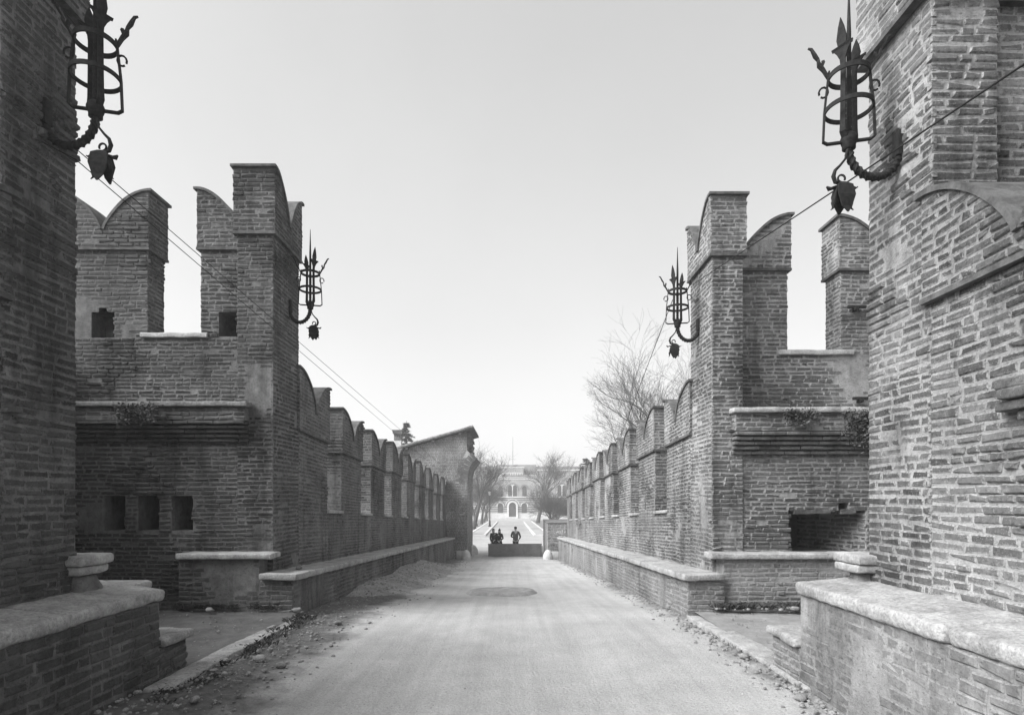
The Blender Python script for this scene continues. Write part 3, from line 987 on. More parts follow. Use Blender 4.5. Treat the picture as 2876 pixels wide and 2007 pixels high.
# ------------------------------------------------------------------ near corner: piers, wall and benches beside the camera
def near_side(side):
    s = 1 if side == 'left' else -1
    X = XL if s > 0 else XR
    BX = BXL if s > 0 else BXR
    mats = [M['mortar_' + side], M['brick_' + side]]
    N = Vector((s, 0, 0)); U = Vector((0, 1, 0))
    yc, ye = (4.32, 5.06) if s > 0 else (4.41, 5.18)
    root = thing('bastion', ('dark brick corner of the nearest bastion at the left edge of the photo' if s > 0 else
                 'large nearest brick bastion corner with pale mortar joints at the right edge of the photo'), 'bastion', (X, 4.7, 0))
    cap, val, hor = (5.78, 6.1, 6.75) if s > 0 else (5.50, 5.8, 6.35)
    z0 = -0.3
    p = merlon(root, side, (X, yc, z0), U, N, ye - yc, cap - z0, val - z0, hor - z0, 0.48, (True, False), 'LR', cap_o=0.07)
    p.name = 'corner_pier'
    # wall coming towards the camera
    a = MB()
    O = Vector((X, -5.0, z0))
    core(a, O, U, V3, N, yc + 5.0, 1.45 - z0, 0.46)
    bricks(a, O + Vector((0, 4, 0)), U, V3, N, yc + 1.0, 1.45 - z0, seedn=s)
    a.build('wall', mats, root)
    merlon(root, side, (X, 2.75, 1.45), U, N, yc - 2.75, 1.75, 1.85, 2.47, 0.46, (True, False), 'LR')
    merlon(root, side, (X, 0.05, 1.45), U, N, 1.66, 1.55, 1.85, 2.47, 0.46, (False, False), 'LR')
    merlon(root, side, (X, -2.65, 1.45), U, N, 1.66, 1.55, 1.85, 2.47, 0.46, (False, False), 'LR')
    # wall across to the outside, behind the pier
    a = MB()
    x0, x1 = (-7.6, X - 0.44) if s > 0 else (X + 0.44, 6.95)
    O = Vector((x0, yc + 0.14, z0))
    core(a, O, (1, 0, 0), V3, (0, -1, 0), x1 - x0, 4.2 - z0, 0.5)
    bricks(a, O, (1, 0, 0), V3, (0, -1, 0), x1 - x0, 4.2 - z0, thr=0.1)
    bricks(a, Vector((x1, yc + 0.64, z0)), (-1, 0, 0), V3, (0, 1, 0), x1 - x0, 4.2 - z0)
    a.build('cross_wall', mats, root)
    xm = (-5.3, -4.2) if s > 0 else (3.6, 4.55)
    merlon(root, side, (xm[0], yc + 0.14, 4.2), Vector((1, 0, 0)), Vector((0, -1, 0)), xm[1] - xm[0], cap - 4.2, val - 4.2, hor - 4.2, 0.46, (True, True), 'L' if s > 0 else 'R')
    # moulded stone that runs round the corner, on a broken brick footing
    m = MB()
    za = 1.06
    xa, xb = (X - 0.25, X + 0.14) if s > 0 else (X - 0.16, X + 0.25)
    m.rbox((xa, ye - 0.12, za + 0.055), (xb, ye + 0.30, za + 0.14), 0.025, 0.008, 0.07)
    m.rbox((xa, ye - 0.10, za - 0.02), (xb - 0.03 if s > 0 else xb, ye + 0.27, za + 0.052), 0.02, 0.01, 0.07)
    m.build('corner_moulding', M['stone'], root, smooth=True)
    m = MB()
    xa, xb = (X - 0.2, X + 0.07) if s > 0 else (X - 0.09, X + 0.2)
    m.rbox((xa, ye - 0.05, 0.7), (xb, ye + 0.24, za - 0.02), 0.05, 0.03, 0.07, ns=9)
    m.build('broken_footing', M['mortar_' + side], root, smooth=True)
    if s < 0:
        m = MB()
        for z, y0_, y1_, d in ((2.36, 3.2, 3.74, 0.09), (2.29, 3.0, 3.68, 0.13), (2.22, 3.2, 3.72, 0.10), (2.155, 3.1, 3.60, 0.06)):
            m.rbox((X - d, y0_, z), (X + 0.1, y1_, z + 0.064), 0.012, 0.008, 0.08, tone=0.4)
        m.build('projecting_bricks', M['brick_right'], root)
    # bench
    b = thing('stone_topped_bench', ('shadowed brick bench with thick rounded stone top nearest on the left' if s > 0 else
              'pale rough brick bench with thick rounded stone top nearest on the right'), 'bench', (BX, 2, 0))
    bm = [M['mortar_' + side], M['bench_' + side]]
    a = MB()
    yb = 5.50 if s > 0 else 5.40
    bt = 0.735 if s > 0 else 0.815
    O = Vector((BX, -3.0, -0.45))
    core(a, O, U, V3, N, yb + 3.0, bt + 0.45, abs(X - BX) + 0.05)
    bricks(a, O, U, V3, N, yb + 3.0, bt + 0.45, c=0.085, thr=0.12 if s < 0 else 0.3, rough=1.6, seedn=14 * s, e1=0.0)
    a.build('brick_base', bm, b)
    m = MB()
    y = -3.0
    rr = random.Random(31)
    cuts = [-3.0, -1.2, 0.6, 2.2, 3.55, yb + 0.03] if s < 0 else [-3.0, -1.0, 1.0, 2.6, 4.35, yb + 0.06]
    for c0, c1 in zip(cuts, cuts[1:]):
        j = rr.uniform(-0.015, 0.015)
        x0, x1 = (X - 0.03, BX + 0.04 + j) if s > 0 else (BX - 0.035 + j, X + 0.03)
        m.rbox((x0, c0 + 0.004, bt), (x1, c1 - 0.004, bt + 0.115), 0.036, 0.011, 0.035,
               fn=lambda p: Vector((p.x, p.y, p.z + 0.10 * abs(p.x - BX))), ns=7)
    m.build('stone_top', M['stone'], b, smooth=True)
    # second stone behind, end of the cross bench
    e = thing('stone_topped_bench', 'end of a raised bench with stone top just behind the nearest %s bench' % ('left' if s > 0 else 'right'), 'bench', (X, 5.5, 0))
    m = MB()
    x0, x1 = (-5.2, -3.50) if s > 0 else (2.86, 4.6)
    a = MB(); a.box((x0 + 0.05, ye + 0.0, -0.3), (x1 - 0.05, yb + 0.25, 0.80))
    bricks(a, Vector((x1 - 0.05, ye, -0.3)) if s > 0 else Vector((x0 + 0.05, yb + 0.25, -0.3)), (0, s, 0), V3, N, yb + 0.25 - ye, 1.1)
    a.build('brick_base', bm, e)
    m.rbox((x0, ye + 0.2, 0.80), (x1, yb + 0.33, 0.89), 0.035, 0.01, 0.08)
    m.build('stone_top', M['stone'], e, smooth=True)
    # low step at the end of the bench
    st = thing('stone_step', 'low brick step with stone tread at the end of the nearest %s bench' % ('left' if s > 0 else 'right'), 'step', (BX, 5.7, 0))
    a = MB()
    ys = 5.95
    stz = 0.30 if s > 0 else 0.33
    xs0, xs1 = (BX - 0.75, BX) if s > 0 else (BX, BX + 0.75)
    O = Vector((BX, yb, -0.4))
    core(a, O, U, V3, N, ys - yb, stz + 0.4, 0.75)
    bricks(a, O, U, V3, N, ys - yb, stz + 0.4, thr=0.2, e1=0.01)
    a.build('brick_base', bm, st)
    m = MB()
    x0, x1 = (BX - 0.78, BX + 0.06) if s > 0 else (BX - 0.06, BX + 0.78)
    m.rbox((x0, yb + 0.005, stz), (x1, ys + 0.07, stz + 0.085), 0.03, 0.014, 0.07)
    m.build('stone_tread', M['stone'], st, smooth=True)
near_side('left'); near_side('right')

# ------------------------------------------------------------------ wrought iron lanterns
def arc(c, r0, r1, a0, a1, n, ax, az):
    c = Vector(c); ax = Vector(ax); az = Vector(az)
    return [c + ax * (r0 * math.cos(a0 + (a1 - a0) * i / n)) + az * (r1 * math.sin(a0 + (a1 - a0) * i / n)) for i in range(n + 1)]

def leaf_outline(h, w, barb):
    # a spear leaf with two side barbs; (x, z)
    return [(-0.018, 0), (-0.022, h*0.18), (-w*0.42, h*0.30), (-w*0.62 - barb, h*0.46), (-w*0.62 - barb*0.75, h*0.40), (-w*0.30, h*0.42), (-w*0.40, h*0.58), (-w*0.22, h*0.82), (0, h),
            (w*0.22, h*0.82), (w*0.40, h*0.58), (w*0.30, h*0.42), (w*0.62 + barb*0.75, h*0.40), (w*0.62 + barb, h*0.46), (w*0.42, h*0.30), (0.022, h*0.18), (0.018, 0)]

def lantern(label, s, X, Y, zb, reach, rot=0.0):
    """s=+1: wall on the left (lantern reaches to +x)."""
    cx = X + s * reach
    root = thing('wall_lantern', label, 'lantern', (X, Y, zb - 0.1), group='wrought iron lanterns on the bastions')
    I = M['iron']
    ex = Vector((s, 0, 0)); ez = Vector((0, 0, 1)); ey = Vector((0, 1, 0))
    C = Vector((cx, Y, zb))
    rb, r2, r1 = 0.187, 0.178, 0.150
    z2, z1 = 0.29, 0.56
    # twisted bracket, a half ring from wall to lantern foot
    m = MB()
    cc = Vector((X + s * reach / 2, Y, zb - 0.02))
    pts = arc(cc, reach / 2, 0.235, math.pi, 2 * math.pi, 26, ex, ez)
    m.tube(pts, [0.025 + 0.004 * (i % 2) for i in range(27)], 10)
    for ph in (0, math.pi):      # rope strands
        q = []
        for i, p in enumerate(arc(cc, reach / 2, 0.235, math.pi, 2 * math.pi, 60, ex, ez)):
            an = i * 0.75 + ph
            q.append(p + ey * (0.024 * math.cos(an)) + (p - cc).normalized() * (0.024 * math.sin(an)))
        m.tube(q, 0.012, 6)
    m.build('bracket', I, root, smooth=True)
    m = MB()
    m.rbox((X - 0.01 if s > 0 else X - 0.045, Y - 0.04, zb - 0.09), (X + 0.045 if s > 0 else X + 0.01, Y + 0.04, zb + 0.11), 0.01, 0.003, 0.06)
    m.build('wall_plate', I, root, smooth=True)
    # foot
    m = MB()
    m.lathe([(0.035, zb - 0.04), (0.05, zb - 0.03), (0.05, zb + 0.0), (0.058, zb + 0.015), (0.066, zb + 0.045), (0.055, zb + 0.075), (0.03, zb + 0.10)], cx, Y, 14)
    m.build('foot', I, root, smooth=True)
    # two U frames
    ca, sa = math.cos(rot), math.sin(rot)
    d1 = Vector((ca, sa, 0)); d2 = Vector((-sa, ca, 0))
    def at_(d, r, z): return C + d * r + ez * z
    m = MB()
    for sg in (1, -1):
        d = d1 * sg
        m.strip([at_(d, 0.0, 0.03), at_(d, rb - 0.03, 0.03), at_(d, rb, 0.05), at_(d, r2, z2), at_(d, r1, z1), at_(d, r1 - 0.005, z1 + 0.05)], d2, 0.034, 0.013)
    m.build('frame', I, root)
    db = Vector((-s * 0.85, 0.53, 0)); dp = Vector((0.53, s * 0.85, 0))
    for sg in (1, -1):
        m = MB()
        d = db * sg
        m.strip([at_(d, 0.02, 0.05), at_(d, 0.06, 0.055), at_(d, 0.085, 0.09), at_(d, 0.086, 0.15), at_(d, 0.083, z2), at_(d, 0.080, z1 + 0.06)], dp, [0.045, 0.05, 0.052, 0.042, 0.040, 0.038], 0.012)
        m.build('torch_bar', I, root)
    for r, z, hgt in ((r2, z2, 0.034), (r1, z1, 0.038)):
        m = MB()
        n = 36
        vs = []; fs = []
        for k in range(n):
            a = 2 * math.pi * k / n
            for rr, zz in ((r, -hgt/2), (r, hgt/2), (r - 0.012, hgt/2), (r - 0.012, -hgt/2)):
                vs.append(C + Vector((math.cos(a) * rr, math.sin(a) * rr, z + zz)))
        for k in range(n):
            a = k * 4; b = ((k + 1) % n) * 4
            for q in range(4):
                q2 = (q + 1) % 4
                fs.append((a + q, a + q2, b + q2, b + q))
        m.add(vs, fs)
        m.build('ring', I, root)
    # spike
    m = MB()
    zz = frange(0.1, 0.55, 22)
    m.tube([C + ez * z for z in zz] + [C + ez * 0.9, C + ez * 1.29], [0.019 + 0.005 * (i % 2) for i in range(23)] + [0.017, 0.004], 8)
    m.build('spike', I, root, smooth=True)
    # leaf finials
    for sg in (1, -1):
        m = MB()
        d = db * sg
        h = 0.38 if sg < 0 else 0.30
        m.prism(leaf_outline(h, 0.10, 0.022), dp, ez + d * 0.10, d * 0.012, at_(d, 0.08, z1 + 0.03) - d * 0.006)
        m.build('leaf_finial', I, root)
    for sg in (1, -1):       # wavy outer tongues
        m = MB()
        d = d1 * sg
        m.strip([at_(d, r1, z1), at_(d, r1 + 0.035, z1 + 0.07), at_(d, r1 + 0.07, z1 + 0.12), at_(d, r1 + 0.075, z1 + 0.16), at_(d, r1 + 0.10, z1 + 0.20), at_(d, r1 + 0.125, z1 + 0.255), at_(d, r1 + 0.15, z1 + 0.265)],
                d2, [0.03, 0.04, 0.055, 0.03, 0.045, 0.02, 0.004], 0.016)
        m.strip([at_(d, r1 + 0.05, z1 + 0.09), at_(d, r1 + 0.035, z1 + 0.13), at_(d, r1 + 0.04, z1 + 0.15)], d2, [0.03, 0.03, 0.01], 0.02)
        m.build('tongue_finial', I, root)
        m = MB()             # little loop on the frame
        c = at_(d, r1 + 0.035, z1 - 0.11)
        m.tube([c + d * (0.034 * math.cos(a)) + ez * (0.042 * math.sin(a) + 0.0) for a in [2 * math.pi * k / 12 - 0.4 for k in range(12)]], 0.008, 6)
        m.build('side_loop', I, root, smooth=True)
    # hanging leaf on a curled stem
    m = MB()
    p0 = C + Vector((s * 0.02, -0.02, -0.04))
    q = [p0, p0 + ex * 0.02 + ez * -0.08, p0 + ex * 0.06 + ez * -0.13, p0 + ex * 0.10 + ez * -0.17, p0 + ex * 0.115 + ez * -0.22, p0 + ex * 0.10 + ez * -0.265, p0 + ex * 0.065 + ez * -0.275]
    m.tube(q, [0.009, 0.009, 0.010, 0.013, 0.017, 0.016, 0.012], 7)
    cq = p0 + ex * 0.05 + ez * -0.235
    m.tube([cq + ex * (0.028 * math.cos(a)) + ez * (0.028 * math.sin(a)) for a in frange(-1.4, 3.6, 12)], 0.008, 6)
    hk = m.build('hook', I, root, smooth=True)
    m = MB()
    lc = p0 + ex * 0.045 + ez * -0.27
    # three drooping lobes around the middle, each a bent blade
    def blade(dirv, ln, wd, droop):
        dirv = Vector(dirv).normalized()
        pts = [lc + dirv * (0.015) + ez * 0.0, lc + dirv * (0.045) + ez * (-0.03 * droop), lc + dirv * (0.062) + ez * (-0.45 * ln), lc + dirv * 0.06 + ez * (-0.8 * ln), lc + dirv * 0.075 + ez * (-ln)]
        m.strip(pts, dirv.cross(ez), [wd * 0.5, wd * 1.1, wd * 1.3, wd * 0.75, wd * 0.12], 0.010)
    blade((1, 0.1, 0), 0.20, 0.07, 1); blade((-1, 0.1, 0), 0.20, 0.07, 1); blade((0.1, -1, 0), 0.26, 0.11, 1); blade((0.2, 1, 0), 0.22, 0.09, 1)
    for sg in (1, -1):
        m.strip([lc + ex * (sg * 0.04) + ez * -0.03, lc + ex * (sg * 0.10) + ez * -0.05, lc + ex * (sg * 0.125) + ez * -0.03], ey, [0.06, 0.05, 0.006], 0.01)
        m.tube([lc + ex * (sg * 0.06) + ez * -0.11, lc + ex * (sg * 0.075) + ez * -0.16, lc + ex * (sg * 0.07) + ez * -0.2, lc + ex * (sg * 0.09) + ez * -0.215], [0.01, 0.014, 0.008, 0.004], 6)
    m.build('hanging_leaf', I, root)
    return root
lantern('large dark iron torch lantern with hanging leaf on the nearest left bastion corner', 1, XL, 4.72, 4.72, 0.41, 0.25)
lantern('large dark iron torch lantern with hanging leaf on the nearest right bastion corner', -1, XR, 4.77, 4.50, 0.41, -0.25)
lantern('smaller looking iron lantern on the farther left bastion, above the left parapet', 1, XL, 9.92, 4.84, 0.35, 0.2)
lantern('smaller looking iron lantern on the farther right bastion, before bare treetops', -1, XR, 9.89, 4.53, 0.36, -0.2)

# ------------------------------------------------------------------ wires
def wire(label, pts, r):
    m = MB()
    out = []
    for a, b in zip(pts, pts[1:]):
        a = Vector(a); b = Vector(b)
        for i in range(12): out.append(a.lerp(b, i / 12))
    out.append(Vector(pts[-1]))
    m.tube(out, r, 6)
    m.build('overhead_wire', M['iron'], None, True, label, 'wire', 'electric wires along the bridge')
wire('upper of two thin wires running from the nearest left lantern to the gatehouse', [(-3.68, 4.66, 4.56), (-3.48, 4.80, 4.47), (-4.10, 33.62, 3.56)], 0.004)
wire('lower of two thin wires running from the nearest left lantern to the gatehouse', [(-3.68, 4.66, 4.47), (-3.50, 4.80, 4.40), (-4.16, 33.62, 3.20)], 0.004)
wire('taut wire running from the nearest right bastion to the farther right lantern', [(3.12, 2.9, 3.95), (2.71, 3.0, 3.96), (2.79, 4.82, 4.29), (2.98, 9.8, 5.18)], 0.007)
wire('thin wire dropping from the farther right lantern to the right parapet merlons', [(2.66, 9.89, 4.95), (3.12, 17.1, 3.44)], 0.006)

# ------------------------------------------------------------------ gatehouse with its half arch
def gatehouse():
    root = thing('gatehouse', 'tall brick gatehouse with sloping tiled roof and broken half arch at the road end', 'gatehouse', (-4, 35.8, -1.9))
    y0, y1 = 33.6, 38.1
    prof = [(-9.5, -2.4), (-2.51, -2.4), (-2.51, 2.58), (-2.49, 2.90), (-2.44, 3.16), (-2.36, 3.38), (-2.24, 3.57), (-2.11, 3.72), (-1.98, 3.83),
            (-2.20, 4.01), (-2.53, 4.27), (-2.57, 5.34), (-6.17, 4.33), (-9.5, 3.40)]
    a = MB()
    a.prism(prof, (1, 0, 0), (0, 0, 1), (0, y1 - y0, 0), (0, y0, 0))
    def iv(v):
        z = -2.4 + v
        if z < 2.58: return [(0, 6.99)]
        if z < 3.83:
            # right edge follows the arch
            ps = prof[2:9]
            for (xa, za), (xb, zb) in zip(ps, ps[1:]):
                if za <= z <= zb:
                    x = xa + (xb - xa) * (z - za) / (zb - za)
                    return [(max(0, (z - 3.4) / 0.28), x - 0.18 + 9.5 - max(0, z - 3.0) * 0.45)]
        xl = max(0.0, -9.5 + (z - 3.40) / 0.2805 + 9.5)
        xr = -2.55 - max(0, 4.27 - z) * 0.6 + 9.5 if z < 4.27 else -2.56 + 9.5
        return [(xl, xr)] if xl < xr - 0.1 else []
    bricks(a, (-9.5, y0, -2.4), (1, 0, 0), V3, (0, -1, 0), 6.99, 7.7, iv, c=0.085, rel=0.007, thr=2, rough=0.3, mat=1)
    # jamb facing the road
    bricks(a, (-2.51, y0, -2.4), (0, 1, 0), V3, (1, 0, 0), 4.5, 4.98, c=0.085, rel=0.006, thr=2, rough=0.3, mat=1)
    a.build('wall', [M['gate_mortar'], M['gate_brick']], root)
    # arch ring, front voussoirs and soffit
    m = MB()
    ps = prof[2:9]
    pts = []
    for i in range(len(ps) - 1):
        for k in range(3):
            t = k / 3
            pts.append((ps[i][0] + (ps[i+1][0] - ps[i][0]) * t, ps[i][1] + (ps[i+1][1] - ps[i][1]) * t))
    pts.append(ps[-1])
    for i in range(len(pts) - 1):
        (xa, za), (xb, zb) = pts[i], pts[i+1]
        d = Vector((xb - xa, zb - za)); n = Vector((-d.y, d.x)).normalized()
        tn = random.Random(i).uniform(0.3, 0.7)
        q = 0.03
        A = Vector((xa, za)).lerp(Vector((xb, zb)), q); B = Vector((xa, za)).lerp(Vector((xb, zb)), 1 - q)
        poly = [(A.x, A.y), (B.x, B.y), (B.x + n.x * 0.45, B.y + n.y * 0.45), (A.x + n.x * 0.45, A.y + n.y * 0.45)]
        poly = [(x + 0.012 * -n.x, z - 0.012 * n.y) for x, z in poly]
        m.prism(poly, (1, 0, 0), (0, 0, 1), (0, y1 - y0 + 0.012, 0), (0, y0 - 0.014, 0), 0, tn - 0.15)
    m.build('arch', M['gate_brick'], root)
    # toothed broken end above the arch
    m = MB()
    rr = random.Random(3)
    for k in range(12):
        z = 4.30 + k * 0.085
        for yy in frange(33.7, 37.8, 15):
            e = rr.uniform(0.02, 0.2)
            m.box((-2.60, yy, z + 0.006), (-2.56 + e, yy + 0.25, z + 0.078), 0, rr.uniform(0.1, 0.9))
    m.build('toothing', M['gate_brick'], root)
    # plinths
    m = MB(); m.rbox((-3.12, y0 - 0.05, -2.3), (-2.49, y0 + 0.4, -1.36), 0.02, 0.005, 0.2); m.build('plinth', M['white_stone'], root, smooth=True)
    m = MB(); m.rbox((-3.0, y1 - 1.0, -2.4), (-2.47, y1 + 0.03, -1.36), 0.02, 0.005, 0.2); m.build('plinth', M['white_stone'], root, smooth=True)
    # roof: battens, tiles, eaves board
    sl = 0.2805
    def rz(x): return 5.36 + (x + 2.57) * sl
    r = MB()
    r.prism([(-9.9, rz(-9.9) + 0.02), (-2.30, rz(-2.30) + 0.02), (-2.30, rz(-2.30) + 0.08), (-9.9, rz(-9.9) + 0.08)], (1, 0, 0), (0, 0, 1), (0, y1 - y0 + 0.9, 0), (0, y0 - 0.3, 0))
    ro = r.build('roof', M['wood'], root)
    t = MB()
    rr = random.Random(8)
    ny = 26
    for j in range(ny):
        yy = y0 - 0.36 + (y1 - y0 + 0.98) * (j + 0.5) / ny
        x = -9.9
        while x < -2.28:
            e = min(x + 0.42, -2.22)
            pts = [Vector((x, yy + rr.gauss(0, 0.008), rz(x) + 0.10)), Vector((e + 0.06, yy + rr.gauss(0, 0.008), rz(e) + 0.125 + rr.uniform(-0.01, 0.02)))]
            t.tube(pts, [0.088, 0.10], 8, tone=rr.random())
            x = e
    t.build('roof_tiles', M['tile'], ro)
    t = MB()
    for xx in (-2.9, -4.4, -5.9, -7.4):
        t = MB(); t.box((xx - 0.08, y0 - 0.28, rz(xx) - 0.12), (xx + 0.08, y0 + 0.1, rz(xx) - 0.01)); t.build('rafter', M['wood'], ro)
    # chimney
    c = MB()
    cx, cy = -6.85, 36.0
    c.box((cx - 0.2, cy - 0.2, 3.8), (cx + 0.2, cy + 0.2, 5.05))
    ch = c.build('chimney', M['white_stone'], root)
    c = MB()
    for dx in (-0.19, -0.065, 0.065, 0.19):
        for dy in (-0.19, 0.19):
            c.box((cx + dx - 0.03, cy + dy - 0.03, 5.05), (cx + dx + 0.03, cy + dy + 0.03, 5.38))
    c.box((cx - 0.24, cy - 0.24, 5.38), (cx + 0.24, cy + 0.24, 5.46))
    c.box((cx - 0.29, cy - 0.29, 5.463), (cx + 0.29, cy + 0.29, 5.60))
    c.box((cx - 0.32, cy - 0.32, 5.603), (cx + 0.32, cy + 0.32, 5.68))
    c.build('chimney_cap', M['old_stone'], ch)
gatehouse()

def gate_stub():
    root = thing('brick_pier', 'low cut down brick pier with chalk scribbles at the right of the gate opening', 'pier', (3.2, 35.8, -1.9))
    a = MB()
    O = Vector((2.0, 33.6, -2.4))
    a.box((2.0, 33.6, -2.4), (6.0, 38.1, 0.20))
    bricks(a, O, (1, 0, 0), V3, (0, -1, 0), 2.0, 2.58, c=0.085, rel=0.008, thr=2)
    bricks(a, O + Vector((0, 4.5, 0)), (0, -1, 0), V3, (-1, 0, 0), 4.5, 2.58, c=0.085, rel=0.008, thr=2)
    a.build('wall', [M['gate_mortar'], M['gate_brick']], root)
    m = MB(); m.rbox((1.97, 33.56, 0.19), (6.0, 38.14, 0.245), 0.015, 0.006, 0.3); m.build('coping', M['old_stone'], root, smooth=True)
    m = MB(); m.rbox((1.975, 33.55, -2.3), (2.62, 34.0, -1.40), 0.02, 0.005, 0.2); m.build('plinth', M['white_stone'], root, smooth=True)
    m = MB(); m.rbox((1.96, 37.2, -2.4), (2.6, 38.13, -1.40), 0.02, 0.005, 0.2); m.build('plinth', M['white_stone'], root, smooth=True)
    m = MB()
    rr = random.Random(4)
    for k in range(9):
        x = 2.55 + (k % 5) * 0.13 + rr.uniform(-0.03, 0.03); z = (-0.28 if k < 4 else -0.58) + rr.uniform(-0.05, 0.05)
        pts = [Vector((x + rr.uniform(-0.07, 0.07), 33.583, z + rr.uniform(-0.08, 0.08))) for _ in range(4)]
        m = MB(); m.tube(pts, 0.012, 5); m.build('chalk_mark', M['chalk'], root)
gate_stub()

def guard_stone(x, y, label, sc=1.0, tilt=0.0):
    m = MB()
    z = road_z(y) - 0.15
    prof = [(0.28, 0), (0.29, 0.15), (0.285, 0.3), (0.265, 0.42), (0.225, 0.54), (0.17, 0.63), (0.11, 0.69), (0.05, 0.725), (0.005, 0.735)]
    m.lathe([(r * sc, z + h * sc) for r, h in prof], x, y, 22, jit=0.015)
    m.build('guard_stone', M['white_stone'], None, True, label, 'guard stone', 'rounded guard stones at the gate')
guard_stone(-2.55, 33.25, 'pale rounded guard stone at the front foot of the gatehouse jamb', 0.95)
guard_stone(-2.42, 37.75, 'pale rounded guard stone at the rear foot of the gatehouse jamb', 1.0)
guard_stone(1.99, 33.15, 'pale rounded guard stone before the low brick pier, front one of two', 0.98)
guard_stone(1.88, 37.2, 'pale rounded guard stone half behind another at the right end of the barrier', 1.0)

# barrier across the passage
m = MB()
zb = road_z(36.3)
m.rbox((-1.44, 36.2, zb - 0.1), (1.80, 36.42, zb + 0.72), 0.012, 0.008, 0.15)
bar = thing('low_barrier', 'plain dark low barrier wall closing most of the gate opening', 'barrier', (0.2, 36.3, zb))
m.build('panel', M['barrier'], bar, smooth=True)
m = MB(); m.rbox((-1.46, 36.18, zb + 0.722), (1.82, 36.44, zb + 0.755), 0.01, 0.004, 0.15); m.build('top_rail', M['old_stone'], bar, smooth=True)

# ------------------------------------------------------------------ people
def skin(name, verts, edges, mat, parent, sub=2, root=0):
    off = Vector((0, 0, 0)); p = parent
    while p is not None:
        off = off + BASE.get(p.name, Vector((0, 0, 0))); p = p.parent
    me = bpy.data.meshes.new(name)
    me.from_pydata([tuple(Vector(v[:3])) for v in verts], edges, [])
    o = bpy.data.objects.new(name, me); COL.objects.link(o)
    o.modifiers.new('s', 'SKIN')
    sv = me.skin_vertices[0].data
    for i, v in enumerate(verts):
        r = v[3]
        sv[i].radius = (r, r) if not isinstance(r, tuple) else r
        sv[i].use_root = (i == root)
    ss = o.modifiers.new('u', 'SUBSURF'); ss.levels = sub; ss.render_levels = sub
    dg = bpy.context.evaluated_depsgraph_get()
    m2 = bpy.data.meshes.new_from_object(o.evaluated_get(dg))
    m2.name = name
    o.modifiers.clear(); o.data = m2
    m2.materials.clear(); m2.materials.append(mat)
    m2.polygons.foreach_set('use_smooth', [True] * len(m2.polygons))
    bpy.data.meshes.remove(me)
    o.parent = parent
    return o

def ball(mb, c, rx, ry, rz, n=12, jit=0.0):
    vs = []; fs = []
    for i in range(n + 1):
        th = math.pi * i / n
        for k in range(n * 2):
            a = math.pi * k / n
            vs.append((c[0] + rx * math.sin(th) * math.cos(a), c[1] + ry * math.sin(th) * math.sin(a), c[2] + rz * math.cos(th)))
    for i in range(n):
        for k in range(n * 2):
            k2 = (k + 1) % (n * 2)
            fs.append((i*n*2+k, i*n*2+k2, (i+1)*n*2+k2, (i+1)*n*2+k))
    mb.add(vs, fs)

